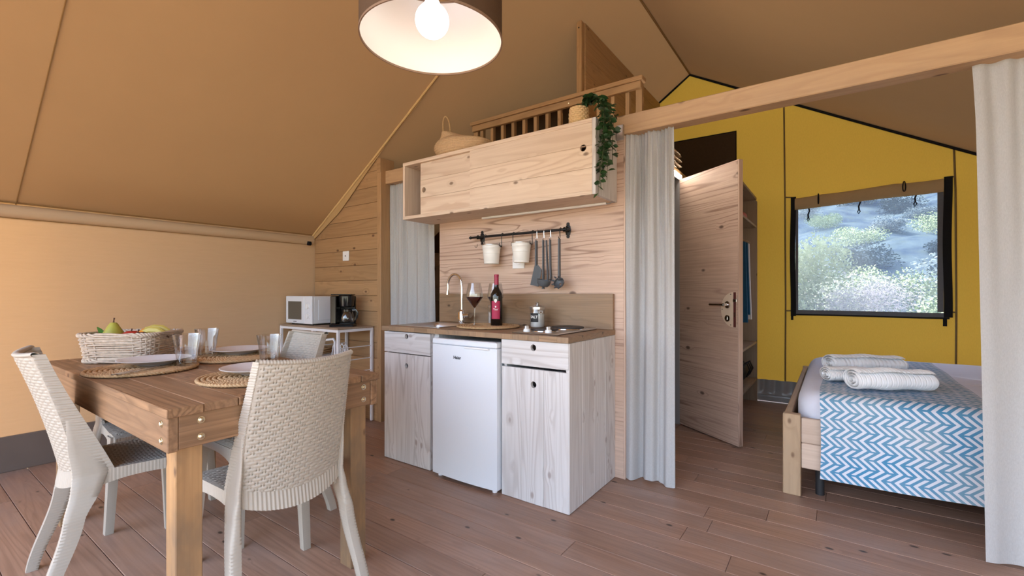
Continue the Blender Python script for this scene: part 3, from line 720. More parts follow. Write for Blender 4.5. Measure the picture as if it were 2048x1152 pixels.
# ------------------------------------------------------------------ wall cabinet
UX0, UX1, UY0, UY1, UZ0, UZ1 = -2.640, -1.072, 2.311, 2.612, 1.664, 2.088
uc = thing('wall_cabinet', 'pale wooden wall cabinet with two sliding doors above the worktop', 'cabinet', (0, 0, 0))
cw, cz, cy = W('cream', 'x'), W('cream', 'z'), W('cream', 'y')
MB().box(UX0, UX1-.022, UY0, UY1, UZ1-.024, UZ1, bev=.0015).build('top_board', cw, uc)
MB().box(UX0, UX1-.022, UY0, UY1, UZ0, UZ0+.024, bev=.0015).build('bottom_board', cw, uc)
MB().box(UX0, UX0+.020, UY0+.001, UY1, UZ0+.0245, UZ1-.0245, bev=.0015).build('side_board', cz, uc)
MB().box(UX1-.0215, UX1, UY0, UY1, UZ0, UZ1, bev=.0015).build('side_board', W('white', 'z'), uc)
MB().box(UX0+.02, UX1-.022, UY1-.012, UY1-.002, UZ0+.024, UZ1-.024).build('back_board', cz, uc)
MB().box(UX0+.02, UX0+.22, UY1-.04, UY1-.013, UZ1-.055, UZ1-.035).build('hanging_rail', M['steel'], uc)
zi0, zi1 = UZ0+.022, UZ1-.022
def sdoor(x0, x1, y, hx, hz, hr):
    h = (zi1-zi0)/3; ob = None
    for i in range(3):
        za, zb = zi0+h*i, zi0+h*(i+1)
        g = MB()
        if za < hz < zb: g.holed(x0, x1, za+.0006, zb-.0006, y, y+.016, hx, hz, hr)
        else: g.box(x0, x1, y, y+.016, za+.0006, zb-.0006, bev=.0012)
        o = g.build('sliding_door' if za < hz < zb else 'board', cw, None, 30)
        if za < hz < zb: ob = o; o.parent = uc
        else: o['t'] = 1; sdoor.b.append(o)
    for b_ in sdoor.b: b_.parent = ob; del b_['t']
    sdoor.b = []
    MB().lathe([(hr+.001, 0), (hr+.001, .0172)], 24, m=TR(hx, y+.0166, hz) @ Matrix.Rotation(R(90), 4, 'X')).build('hole_liner', cz, ob)
sdoor.b = []
sdoor(-1.985, UX1-.023, UY0+.004, -1.150, zi0+.245, .019)
sdoor(-2.475, -1.90, UY0+.024, -2.44, zi0+.182, .019)
ul = thing('cabinet_light', 'slim white strip light under the wall cabinet', 'light', (0, 0, UZ0))
MB().box(-2.08, -1.12, 2.555, 2.580, -.014, -.0008, bev=.003).build('housing', M['white_plastic'], ul)
MB().tube([(-1.12, 2.567, -.006), (-1.105, 2.565, -.012), (-1.09, 2.57, -.004), (-1.074, 2.585, -.001)], .003, 6).build('cable', M['alu'], ul)

# ------------------------------------------------------------------ rail with hooks
hr_ = thing('hook_rail', 'black iron wall rail with scrolled brackets above the worktop', 'rail', (0, 2.614, 0))
RY, RZ_ = 2.560, 1.522
MB().tube([(-2.175, RY-2.614, RZ_), (-1.385, RY-2.614, RZ_)], .0085, 10).build('bar', M['black_metal'], hr_)
for x in (-2.185, -1.378):
    MB().lathe([(0, -.013), (.008, -.011), (.012, 0), (.008, .011), (0, .013)], 10, m=TR(x, RY-2.614, RZ_) @ Matrix.Rotation(R(90), 4, 'Y')).build('finial', M['black_metal'], hr_)
for x in (-2.118, -1.405):
    MB().lathe([(0, 0), (.012, 0), (.012, .042), (.015, .05)], 10, m=TR(x, -.003, RZ_) @ Matrix.Rotation(R(90), 4, 'X')).build('bracket', M['black_metal'], hr_)
    MB().lathe([(0, .006), (.02, .006), (.030, .003), (.030, 0)], 8, sx=.7, sy=1.35, m=TR(x, -.0006, RZ_) @ Matrix.Rotation(R(90), 4, 'X')).lathe([(0, .004), (.012, .004), (.012, 0)], 8, m=TR(x, -.0006, RZ_+.040) @ Matrix.Rotation(R(90), 4, 'X')).lathe([(0, .004), (.012, .004), (.012, 0)], 8, m=TR(x, -.0006, RZ_-.040) @ Matrix.Rotation(R(90), 4, 'X')).build('bracket_plate', M['black_metal'], hr_)
def shook(x, mat, label, zlen=.075, name='s_hook', group=None):
    t = []
    for i in range(9): a = -20+220*i/8; t.append((0, .0125*cos(R(a)), RZ_+.0125*sin(R(a))))
    y0 = t[-1][1]; zb = RZ_-zlen
    t += [(0, y0-.000, RZ_-.02), (0, y0+.002, zb+.014)]
    for i in range(1, 8): a = 0+180*i/7; t.append((0, y0+.002-.010+.010*cos(R(a))-.0, zb+.012-.012*sin(R(a))))
    o = MB().tube(t, .0026, 6).build(name, mat); o.location = (x, RY, 0)
    return tag(o, label, 'hook', group), (x, RY+y0-.008, zb)
ends = []
for i, x in enumerate((-2.045, -1.893, -1.797, -1.640)):
    lab = ['black hook at the left edge of the left white bucket', 'black hook at the right edge of the left white bucket', 'black hook at the left edge of the right white bucket', 'black hook at the right edge of the right white bucket'][i]
    ends.append(shook(x, M['black_metal'], lab, .085, 'rail_hook', 'hooks on the wall rail')[1])
for i, x in enumerate((-1.603, -1.549, -1.498, -1.430)):
    lab = ['wire hook holding the spatula', 'wire hook holding the slotted turner beside the spatula', 'wire hook holding the ladle', 'black hook holding the pasta spoon'][i]
    ends.append(shook(x, M['chrome'] if i < 3 else M['black_metal'], lab, .058, 'rail_hook', 'hooks on the wall rail')[1])
tag(MB().tube([(0, 0, 0), (.004, -.006, -.014), (.0, -.012, -.024), (-.010, -.012, -.020), (-.014, -.010, -.012)], .002, 6).build('rail_hook', M['black_metal'], loc=(-2.118, 2.555, 1.470)), 'small bare hook hanging below the left rail bracket', 'hook', 'hooks on the wall rail')
def bucket(x, label, tilt=0):
    b = thing('hanging_bucket', label, 'bucket', (x, 2.535, 1.322), 0, 'white buckets on the rail'); b.scale = (.9, .9, 1)
    MB().lathe([(0, .003), (.056, .003), (.057, 0), (.0585, .004), (.0585, .012), (.060, .014), (.0655, .07), (.0675, .072), (.0668, .075), (.071, .108), (.0725, .110), (.072, .113), (.0745, .128), (.077, .131), (.0755, .134), (.073, .131), (.057, .008), (0, .006)], 32).build('body', M['enamel_w'], b)
    MB().tube([(.0765*cos(2*pi*i/32), .0765*sin(2*pi*i/32), .131) for i in range(32)], .0028, 6, closed=True).build('rim', M['steel'], b)
    for s in (-1, 1): MB().tube([(s*.076, 0, .122), (s*.080, -.004, .130), (s*.079, -.002, .143), (s*.076, 0, .134)], .0022, 6).build('ear', M['black_metal'], b)
bucket(-1.972, 'white enamel bucket hanging left on the black wall rail')
bucket(-1.718, 'white enamel bucket hanging in front of the wall socket')
sk2 = thing('wall_socket', 'white socket plate on the kitchen panel behind a bucket', 'socket', (-1.792, 2.614, 1.334))
MB().box(-.050, .050, -.009, -.0006, -.048, .048, bev=.003).build('plate', M['white_plastic'], sk2)
MB().lathe([(.021, 0), (.021, .003), (.019, .003), (.019, -.004), (0, -.004)], 20, m=TR(0, -.009, 0) @ Matrix.Rotation(R(90), 4, 'X')).build('socket_insert', M['white_plastic'], sk2)

# utensils: handle strip plus head, hanging on their hooks
def handle(g, z0, z1, w0=.0100, w1=.0115, y=0, bow=0):
    n = 8; pts = [(bow*sin(pi*i/n)*.3, y+bow*sin(pi*i/n), z0+(z1-z0)*i/n) for i in range(n+1)]
    g.tube(pts, [w0+(w1-w0)*i/n for i in range(n+1)], 8, sq=(1.0, .55)); return g
UG = 'grey kitchen utensils on the rail'
HZ = RZ_-.058
def utensil(name, label, x):
    return thing(name, label, 'utensil', (x, 2.541, HZ-.002), 0, UG)
u1 = utensil('spatula', 'grey plastic spatula with a slanted blade, leftmost of the hanging utensils', -1.603)
handle(MB(), 0, -.165).build('handle', M['grey_plastic'], u1)
MB().prism([(-.009, -.155), (.010, -.155), (.044, -.195), (.020, -.303), (-.046, -.292)], -.004, .0, 'y', bev=.001).build('blade', M['grey_plastic'], u1)
u2 = utensil('slotted_turner', 'long straight grey utensil hanging between spatula and ladle', -1.549)
handle(MB(), 0, -.30, .008, .009).build('handle', M['grey_plastic'], u2)
handle(MB(), -.30, -.318, .009, .012).build('tip', M['grey_plastic'], u2)
u3 = utensil('ladle', 'grey plastic ladle hanging on the rail', -1.498)
g = MB(); g.tube([(0, 0, 0), (.002, 0, -.12), (.006, -.004, -.20), (.014, -.012, -.245), (.016, -.022, -.262)], [.0085, .0085, .009, .010, .010], 8, sq=(1, .6)); g.build('handle', M['grey_plastic'], u3)
g = MB(); g.lathe([(.046, 0), (.043, -.022), (.030, -.040), (0, -.047), (0, -.044), (.028, -.037), (.040, -.020), (.043, 0), (.046, 0)], 24, m=TR(-.020, -.040, -.262) @ Matrix.Rotation(R(12), 4, 'Y')); g.build('bowl', M['grey_plastic'], u3)
u4 = utensil('pasta_spoon', 'grey toothed pasta spoon, rightmost of the hanging utensils', -1.430)
g = MB(); handle(g, 0, -.24); g.tube([(0, 0, -.235), (.004, -.010, -.262)], .010, 8); g.build('handle', M['grey_plastic'], u4)
g = MB(); g.lathe([(.036, 0), (.034, -.014), (.020, -.026), (.008, -.028), (.008, -.024), (.018, -.022), (.031, -.012), (.033, 0), (.036, 0)], 20, m=TR(.006, -.020, -.278) @ Matrix.Rotation(R(62), 4, 'X'))
for i in range(9):
    a = 2*pi*i/9; g.tube([(.006+.033*cos(a), -.024, -.278+.033*sin(a)), (.006+.042*cos(a), -.038, -.278+.040*sin(a))], [.0065, .004], 6)
g.build('head', M['grey_plastic'], u4)
u5 = utensil('serving_spoon', 'narrow grey utensil handle hanging close beside the long straight one', -1.524)
g = MB(); g.tube([(-.010, .014, 0), (-.008, .018, -.10), (-.004, .022, -.22), (-.002, .022, -.30)], [.007, .008, .0085, .009], 8, sq=(1, .5)); g.build('handle', M['grey_plastic'], u5)

# ------------------------------------------------------------------ on the worktop
def braid_mat(name, label, loc, r=.20, group='round braided placemats', ring=.0098, mat='reed'):
    o = braid_mat.me.get((r, ring, mat))
    if o is None:
        g = MB(); nr = int((r-.004)/(ring*1.75)); 
        for k in range(nr+1):
            rad = r-ring - k*ring*1.75
            if rad < .008: break
            n = max(16, int(2*pi*rad/.0065)); nb_ = max(6, round(rad*2*pi/.026))
            def pt(i, lane):
                a = 2*pi*i/n; s = sin(nb_*a + lane*pi)
                return ((rad+ring*.42*s)*cos(a), (rad+ring*.42*s)*sin(a), ring*.92+ring*.26*cos(nb_*a+lane*pi))
            for lane in (0, 1):
                g.tube([pt(i, lane) for i in range(n)], [ring*.56*(1+.12*sin(i*2.3+k)) for i in range(n)], 5, closed=True)
        me = g.mesh('braid', M[mat], 80, fix=False); braid_mat.me[(r, ring, mat)] = me; o = me
    ob = inst(name, o, None, loc, (0, 0, random.uniform(0, 6)))
    return tag(ob, label, 'placemat', group)
braid_mat.me = {}
braid_mat('placemat', 'round braided seagrass mat under the wine bottle on the worktop', (-1.825, 2.312, zt1+.0002), .205)
def wineglass(x, y, z, label):
    t = thing('wine_glass', label, 'wine glass', (x, y, z), 0, 'glasses of red wine')
    MB().lathe([(0, .004), (.020, .005), (.036, .002), (.037, .0008), (.030, 0), (0, 0)], 28).build('foot', M['glass_thin'], t)
    MB().lathe([(.006, .005), (.0042, .02), (.0036, .06), (.0042, .098), (.0062, .112)], 14, cap0=True, cap1=True).build('stem', M['glass_thin'], t)
    pr = [(.0005, .112), (.010, .117), (.030, .145), (.0545, .180), (.0555, .188), (.048, .235), (.041, .272)]
    MB().lathe(pr + [(.0402, .2722)] + [(max(0, r-.0011), z_+.0009) for r, z_ in pr[::-1]], 32).build('bowl', M['glass_thin'], t)
    wp = [(0, .1145), (.009, .1195), (.0283, .1465), (.0530, .1815), (.0532, .184), (0, .184)]
    MB().lathe(wp, 28).build('wine', M['wine'], t)
wineglass(-1.893, 2.255, zt1+.0135, 'glass of red wine standing left of the bottle')
wineglass(-1.838, 2.405, zt1+.0135, 'glass of red wine half hidden behind the bottle')
bt = thing('wine_bottle', 'dark wine bottle with crimson label and crimson foil neck', 'bottle', (-1.768, 2.325, zt1+.0135))
MB().lathe([(0, .004), (.030, .002), (.036, 0), (.0385, .004), (.0385, .19), (.0365, .205), (.026, .225), (.0165, .240), (.0140, .255), (.0140, .275)], 32, cap1=True).build('glass_body', M['bottle'], bt)
MB().lathe([(.0143, .262), (.0143, .3135), (.0155, .3145), (.0155, .326), (.0145, .328), (0, .328)], 20).build('foil_capsule', M['red_foil'], bt)
fa0 = math.atan2(-2.325, 1.768) - R(9)
def patch(rad, a0, a1, z0, z1): return lambda u, v: (rad*cos(a0+(a1-a0)*u), rad*sin(a0+(a1-a0)*u), z0+(z1-z0)*v)
lb = MB().sheet(patch(.0389, fa0-.75, fa0+.75, .045, .158), 14, 1).build('label', M['red_label'], bt)
for (tx, sz, zz) in (("'Tico'", .0155, .105), ('TOSCANA', .0045, .088), ('ROSSO', .0045, .079), ('75 cl', .004, .052)):
    me = bend_text(text_mesh(tx, sz, .0001, .0002 if sz > .01 else 0), .0391, fa0); me.transform(TR(0, 0, zz)); me.materials.append(M['white_print'] if sz > .01 else M['pink_cloth'])
    if sz > .01: inst('lettering', me, bt if False else lb)
MB().prism([(-.010, .008), (0, .012), (.010, .008), (.008, -.004), (0, -.014), (-.008, -.004)], 0, .0006, 'y').xf(TR(.0396*cos(fa0), .0396*sin(fa0), .160) @ ROTZ(fa0+pi/2)).build('crest', M['white_print'], lb)
MB().prism([(-.005, .004), (0, .006), (.005, .004), (.003, -.003), (0, -.007), (-.003, -.003)], 0, .0005, 'y').xf(TR(.0393*cos(fa0), .0393*sin(fa0), .122) @ ROTZ(fa0+pi/2)).build('small_crest', M['white_print'], lb)
def jar(name, label, x, y, r, h, word, off):
    t = thing(name, label, 'jar', (x, y, zt1+.0008), 0, 'lidded glass jars on the worktop')
    a0 = math.atan2(-y, -x)+off
    pr = [(0, 0), (r*.92, 0), (r, .006), (r, h*.78), (r*.97, h*.80), (r*.97, h*.82)]
    MB().lathe(pr + [(r*.93, h*.82), (r*.955, h*.78), (r*.955, .01), (r*.88, .005), (0, .005)], 32).build('glass', M['glass_thin'], t)
    MB().lathe([(0, .006), (r*.9, .006), (r*.945, .012), (r*.945, h*.58), (r*.7, h*.60), (0, h*.585)], 24).build('filling', M['salt'], t)
    MB().lathe([(r*1.03, h*.80), (r*1.04, h*.905), (r*.98, h*.92), (r*.55, h*.95), (r*.35, h*1.0), (0, h*1.01)], 28, cap0=True).build('lid', M['steel'], t)
    MB().lathe([(.006, h*1.0), (.006, h*1.02), (.011, h*1.045), (.012, h*1.07), (.008, h*1.10), (0, h*1.105)], 14).build('lid_knob', M['steel'], t)
    lb = MB().sheet(patch(r+.0006, a0-.62, a0+.62, h*.26, h*.64), 10, 1).build('chalk_label', M['chalk'], t)
    me = bend_text(text_mesh(word, r*.50, .0001, .0004), r+.0012, a0); me.transform(TR(0, 0, h*.47)); me.materials.append(M['white_print']); inst('lettering', me, lb)
    pts = []
    for i in range(21):
        q = 2*pi*i/20; hx = 16*sin(q)**3; hz = 13*cos(q)-5*cos(2*q)-2*cos(3*q)-cos(4*q)
        aa = a0+1.0+hx*.00075/r; pts.append(((r+.001)*cos(aa), (r+.001)*sin(aa), h*.68+hz*.00075))
    MB().tube(pts, .0014, 5).build('heart_mark', M['white_print'], t)
jar('salt_jar', 'glass jar lettered SALT with steel lid in front of the backsplash', -1.553, 2.475, .047, .148, 'SALT', -.50)
jar('sugar_jar', 'glass jar lettered SUGAR standing behind the wine bottle', -1.945, 2.538, .047, .148, 'SUGAR', -.05)

# ------------------------------------------------------------------ on top of the wall cabinet
bl = thing('belly_basket', 'woven seagrass belly basket with rope handle on the wall cabinet', 'basket', (-2.335, 2.463, UZ1), R(8))
bl.location.x += .165; bl.scale = (1.14, 1.08, 1.05)
g = MB()
prof = []
for i in range(25):
    t = i/24; z = .165*t
    r = .118 + .098*sin(pi*min(1, (t*.93+.10)))**.8 - .055*max(0, t-.75)*2
    prof.append((r + (.0035 if i % 2 else -.001), z))
def bf(u, v):
    k = v*24; i = min(23, int(k)); f = k-i; r = prof[i][0]*(1-f)+prof[i+1][0]*f; z = prof[i][1]*(1-f)+prof[i+1][1]*f
    a = 2*pi*u; ro = .0020*sin(90*a/2+pi*int(k)); sag = 1 - .30*v*(.5+.5*cos(a))*(1 if True else 0)
    return ((r+ro)*cos(a)*1.0*.95, (r+ro)*sin(a)*.62, z*sag + .001)
g.sheet(bf, 120, 48, closeu=True)
g.lathe([(0, .001), (.11, .001)], 24, sy=.62)
g.build('body', M['jute'], bl)
def nf(u, v):
    a = 2*pi*u; r = (.150-.062*v**.7)*(1+.012*sin(40*v)); z = .118+.075*v*(1-.35*(.5+.5*cos(a)))
    return (-.045-.055*v + r*cos(a)*(1-.35*v), r*sin(a)*.60, z)
MB().sheet(nf, 40, 22, closeu=True).build('folded_neck', M['jute'], bl)
pts = [(-.125, .004, .180)]
for i in range(15):
    a = -pi/2 + 2*pi*i/14*.0 ; t = i/14; q = pi*t
    pts.append((-.130 + .030*cos(pi-q)*.9 - .012*sin(q), .004, .190 + .118*sin(q)**.7))
pts.append((-.100, .004, .182))
MB().tube(pts, .0055, 7).build('rope_handle', plain('rope', (.42, .27, .13), .8, noise=.3, nscale=150, bump=.5), bl)

pl = thing('hanging_plant', 'woven pot with trailing green ivy at the right end of the wall cabinet', 'plant', (-1.232, 2.425, UZ1))
def potf(u, v):
    a = 2*pi*u; z = .118*v; row = int(v*9.99); b = abs(sin(7*a+row*pi/2)); zz = abs(sin(pi*(v*10 % 1)))
    r = .052+.004*sin(pi*v)+.006*b*zz**.5
    return (r*cos(a), r*sin(a), z+.001)
MB().sheet(potf, 84, 50, closeu=True).lathe([(0, .001), (.052, .001)], 20).lathe([(0, .10), (.05, .10)], 20).build('pot', M['raffia'], pl)
g = MB(); g.bm.verts.ensure_lookup_table()
lp = [(0, 0, 0), (.010, .0075, .002), (.017, .0115, .003), (.026, .0085, .002), (.036, 0, -.002), (.026, -.0085, .002), (.017, -.0115, .003), (.010, -.0075, .002), (.018, 0, -.0015)]
vv = [g.bm.verts.new(p) for p in lp]
for a, b in ((0,1),(1,2),(2,3),(3,4),(4,5),(5,6),(6,7),(7,0)): g.bm.faces.new((vv[a], vv[b], vv[8]))
leaf_me = g.mesh('leaf', M['leaf'], 60)
rg = random.Random(21); nleaf = 0
def leaf_at(p, d, s):
    global nleaf
    if nleaf >= 298: return
    o = inst('leaf', leaf_me, pl, p); nleaf += 1
    q = Vector(d).normalized().to_track_quat('X', 'Z'); e = q.to_matrix().to_4x4() @ Matrix.Rotation(rg.uniform(-1.2, 1.2), 4, 'X')
    o.rotation_euler = e.to_euler(); o.scale = (s, s, s)
vines = []
for k in range(11):
    ln = [.50, .42, .36, .46, .30, .26, .40, .22, .33, .18, .28][k]
    y0 = rg.uniform(-.09, .12); x0 = rg.uniform(-.01, .03); out = .176 + rg.uniform(0, .040)
    P = []
    n = 16
    for i in range(n+1):
        t = i/n; s = t*(ln+.20)
        if s < .20:
            q = s/.20; x = x0 + (out-x0)*q; z = .115 + .055*sin(pi*min(1, q*1.05)) - .05*q*q; y = (y0*.75-.045)*q
        else:
            q = s-.20; x = out - .012*min(1, q*4) + .010*sin(9*q+k); z = .060-(q); y = y0*.75 - .045 - .03*min(1, q/.35) + .012*sin(8*q+k*1.7)
        P.append(Vector((x, y, z)))
    MB().tube(P, .0016, 4).build('vine', M['vine'], pl)
    vines.append(P)
    for i in range(1, n+1):
        for _ in range(2 if i < n else 1):
            p = P[i] + (P[i-1]-P[i])*rg.random(); a = rg.uniform(0, 2*pi)
            dz = rg.uniform(-.9, .25); d = (cos(a)*.9+.25, sin(a)*.9-.25, dz)
            leaf_at(p, d, rg.uniform(.95, 1.4))

# ------------------------------------------------------------------ white shelf, microwave, coffee maker, switch
sh = thing('metal_shelf', 'white metal shelf unit with wooden top against the plank wall', 'shelf', (0, 0, 0))
hx0, hx1, hy0, hy1, hz = -4.19, -3.285, 2.195, 2.548, .828
MB().box(hx0, hx1, hy0, hy1, hz-.014, hz, bev=.002).build('top_board', W('shelf'), sh)
wmt = M['white_metal']
for x in (hx0+.012, -3.66, hx1-.012):
    for y_ in (hy0+.012, hy1-.012):
        MB().box(x-.011, x+.011, y_-.011, y_+.011, 0.004, hz-.0145, bev=.002).build('post', wmt, sh)
        MB().lathe([(.012, 0), (.012, .004)], 10, c=(x, y_, 0), cap0=True, cap1=True).build('foot', M['black_soft'], sh)
for y_ in (hy0+.012, hy1-.012):
    MB().box(hx0+.024, hx1-.024, y_-.010, y_+.010, hz-.036, hz-.015).build('crossbar', wmt, sh)
    MB().box(hx0+.024, -3.672, y_-.008, y_+.008, .545, .565).build('crossbar', wmt, sh)
for x in (hx0+.012, -3.66, hx1-.012):
    MB().box(x-.009, x+.009, hy0+.024, hy1-.024, hz-.036, hz-.015).build('crossbar', wmt, sh)
for zz in (.66, .555, .45, .35, .2):
    MB().tube([(hx1-.012, hy0+.02, zz), (hx1-.012, hy1-.02, zz)], .004, 6).build('side_wire', wmt, sh)
    if zz != .2: MB().tube([(-3.655, hy0+.02, zz), (-3.655, hy1-.02, zz)], .004, 6).build('side_wire', wmt, sh)
MB().box(hx0+.005, -3.665, hy0+.02, hy1-.02, .553, .560).build('middle_shelf', wmt, sh)
MB().tube([(-3.65, hy0+.05, .60), (-3.63, hy0+.05, .68), (-3.58, hy0+.05, .71), (-3.42, hy0+.05, .73), (-3.40, hy0+.05, .71), (-3.40, hy0+.05, .30)], .010, 8).build('bent_rail', wmt, sh)
rk = thing('wire_rack', 'white wire rack standing under the shelf top', 'rack', (-3.52, 2.36, .26))
for i in range(4):
    a = i*.05; MB().tube([(-.10+a, 0, 0), (-.10+a, 0, .30), (-.08+a, 0, .39), (-.05+a, 0, .42), (-.02+a, 0, .39), (0+a, 0, .28), (.01+a, 0, 0)], .005, 6).build('wire_loop', wmt, rk)
MB().box(-.11, .17, -.012, .012, -.256, 0.006).build('base', wmt, rk)
for i in range(3):
    tag(braid_mat('placemat', ['spare braided placemat at the bottom of the pile on the shelf', 'spare braided placemat in the middle of the pile on the shelf', 'spare braided placemat on top of the pile on the shelf'][i], (-3.93, 2.37, .5605+.0186*i), .165, 'spare placemats on the metal shelf'))

mw = thing('microwave', 'white microwave oven with two dials on the shelf', 'microwave', (-3.955, 2.255, hz))
MB().box(-.212, .208, .012, .270, .014, .258, bev=.005).build('body', M['white_gloss'], mw)
MB().box(-.214, .090, -.012, .0115, .012, .260, bev=.004).build('door', M['white_gloss'], mw)
MB().box(-.172, .050, -.0135, -.0121, .048, .212).build('door_window', M['mw_window'], mw)
MB().box(.0905, .210, -.010, .0115, .012, .260, bev=.004).build('control_panel', M['white_gloss'], mw)
for z_ in (.170, .085):
    MB().lathe([(.024, 0), (.022, .016), (0, .017)], 20, m=TR(.150, -.0102, z_) @ Matrix.Rotation(R(90), 4, 'X')).cbox((.150, -.029, z_), (.006, .006, .036)).build('dial', M['white_plastic'], mw)
    for i in range(7):
        a = R(-130+260*i/6); MB().cbox((.150+.032*sin(a), -.0104, z_+.032*cos(a)), (.003, .0008, .003)).build('dial_mark', M['alu'], mw)
MB().box(-.085, -.030, -.0126, -.0121, .026, .032).build('badge', M['dark_print'], mw)
MB().box(.2085, .212, .055, .245, .045, .225, bev=.0015).build('side_panel', M['white_gloss'], mw)
for x in (-.18, .18):
    for y_ in (.04, .24): MB().lathe([(.012, 0), (.012, .0145)], 10, c=(x, y_, 0), cap0=True).build('foot', M['black_soft'], mw)

cm = thing('coffee_maker', 'black filter coffee maker with glass jug beside the microwave', 'coffee maker', (-3.46, 2.375, hz), R(38))
MB().prism([(-.10, -.085), (.10, -.085), (.10, .02), (.085, .075), (-.085, .075), (-.10, .02)], 0, .024, 'z', bev=.004).build('base', M['black_gloss'], cm)
MB().lathe([(.062, .024), (.062, .029), (0, .029)], 20, c=(.028, -.012, 0)).build('warming_plate', M['black_soft'], cm)
MB().prism([(-.10, -.06), (-.045, -.075), (-.045, .07), (-.095, .065)], .0242, .262, 'z', bev=.006).build('water_tank', M['black_gloss'], cm)
MB().box(-.045, .082, .046, .070, .0242, .262, bev=.005).build('back_column', M['black_gloss'], cm)
MB().box(-.1015, -.0985, -.035, -.015, .05, .20).build('tank_strip', M['steel'], cm)
MB().lathe([(.048, .165), (.060, .175), (.066, .235), (.066, .262), (.060, .268), (0, .270)], 24, c=(.022, -.008, 0), cap0=True).build('filter_housing', M['black_gloss'], cm)
MB().box(-.098, .080, -.055, .055, .2685, .279, bev=.004).build('lid', M['black_gloss'], cm)
jg = [(0, .0305), (.050, .0305), (.060, .045), (.062, .075), (.050, .118), (.042, .132), (.044, .140)]
MB().lathe(jg + [(max(0, r-.0022), z_+.0015) for r, z_ in jg[::-1]], 24, c=(.028, -.010, 0)).build('jug', M['glass_thin'], cm)
MB().lathe([(.0455, .128), (.0455, .146), (.02, .153), (0, .153)], 20, c=(.028, -.010, 0)).build('jug_lid', M['black_gloss'], cm)
MB().tube([(.068, -.012, .138), (.105, -.014, .140), (.118, -.014, .120), (.112, -.014, .075), (.098, -.014, .052)], [.008, .010, .010, .010, .007], 8, sq=(.9, 1.1)).build('jug_handle', M['black_gloss'], cm)

sw = thing('light_switch', 'white switch plate on the plank wall above the microwave', 'switch', (-3.69, 2.556, 1.458))
MB().box(-.045, .045, -.010, -.0006, -.045, .045, bev=.003).build('plate', M['white_plastic'], sw)
MB().lathe([(.017, 0), (.017, -.004), (0, -.004)], 20, m=TR(0, -.0102, 0) @ Matrix.Rotation(R(90), 4, 'X')).build('insert', M['white_plastic'], sw)
MB().lathe([(.005, 0), (.005, .004), (0, .004)], 12, m=TR(0, -.0102, 0) @ Matrix.Rotation(R(90), 4, 'X')).build('contact', M['black_soft'], sw)

# ------------------------------------------------------------------ dining table
TX0, TX1, TY0, TY1, TZ = -3.145, -1.548, .487, 1.235, .785
tb = thing('dining_table', 'stained wooden dining table with bolted plank apron and thick legs', 'table', (0, 0, 0))
cuts = [TY0, .583, .683, .834, .985, 1.145, TY1]
for i, (a, b) in enumerate(zip(cuts, cuts[1:])):
    MB().box(TX0 + .004*(i % 3), TX1 - .003*((i*2) % 3), a+.0012, b-.0012, TZ-.026, TZ, bev=.002).build('top_plank', W('table'), tb)
ax0, ax1, ay0, ay1, az0, az1 = TX0+.03, TX1-.016, TY0+.008, TY1-.010, .655, TZ-.0265
MB().box(ax0, ax1, ay0, ay0+.028, az0, az1, bev=.0025).build('apron', W('table'), tb)
MB().box(ax0, ax1+.004, ay1-.028, ay1, az0, az1, bev=.0025).build('apron', W('table'), tb)
MB().box(ax1-.028, ax1-.0005, ay0+.0285, ay1-.0285, az0+.004, az1, bev=.002).build('apron', W('table', 'y'), tb)
MB().box(ax0, ax0+.028, ay0+.0285, ay1-.0285, az0+.004, az1, bev=.002).build('apron', W('table', 'y'), tb)
for (x, y_) in ((ax1-.103, ay0+.029), (ax1-.103, ay1-.029-.072), (ax0+.03, ay0+.029), (ax0+.03, ay1-.029-.072)):
    MB().box(x, x+.074, y_, y_+.072, 0, az1-.001, bev=.003).build('leg', W('tleg', 'z'), tb)
def bolt(p, rot):
    MB().lathe([(.011, 0), (.011, .0015), (.008, .0015), (.007, .005), (.003, .0065), (0, .0067)], 14, m=TR(*p) @ rot).build('bolt', M['bolt'], tb)
rx, rym = Matrix.Rotation(R(90), 4, 'Y'), Matrix.Rotation(R(90), 4, 'X')
for z_ in (.735, .685):
    bolt((ax1, ay0+.085, z_), rx); bolt((ax1, ay1-.062, z_), rx); bolt((ax1-.045, ay0, z_), rym); bolt((ax0+.06, ay0, z_), rym)

# ------------------------------------------------------------------ chairs (moulded rattan-look resin), front faces +x
def weave(s, t, p=.0117, Lc=.036, h=.0046):
    row = math.floor(t/p); f = t/p-row; k = s/Lc + .5*(row % 2); w_ = k-math.floor(k); d = min(w_, 1-w_)
    if d < .075: return h*(.72-.22*(d/.075)**4)                       # the upright
    if d < .125: return -h*1.0 if .0 < f < .42 else h*.28             # the gap beside it
    return h*(.15+.85*sqrt(max(0, 1-(2*f-1)**2))*(.55+.45*min(1, (d-.125)*5)))   # the strand
Z0, Z1 = .482, .893
def back_pt(s, v):
    """s in -1..1 across, v 0..1 up"""
    hw = .184-.030*v-.010*(1-v)**3
    xc = -.118 - .085*v - .030*v*v
    x = xc - (.034+.006*v)*(1-s*s)
    y_ = s*hw
    zt = Z0 + (Z1-Z0)*v
    zt -= .034*(1-s*s)*(1-v)**2.0                       # rounded lower edge
    zt += .010*(s*s)*v**3
    return x, y_, zt
def back_front(u, v):
    s = 2*u-1; x, y_, z_ = back_pt(s, v); e = min(1, (1-abs(s))/.06)*min(1, (1-v)/.04)
    return (x + weave(y_, z_)*e, y_, z_)
def back_rear(u, v):
    s = 2*u-1; x, y_, z_ = back_pt(s, v); e = min(1, (1-abs(s))/.06)*min(1, (1-v)/.04)
    return (x - .012 - weave(y_+.015, z_)*e, y_, z_)
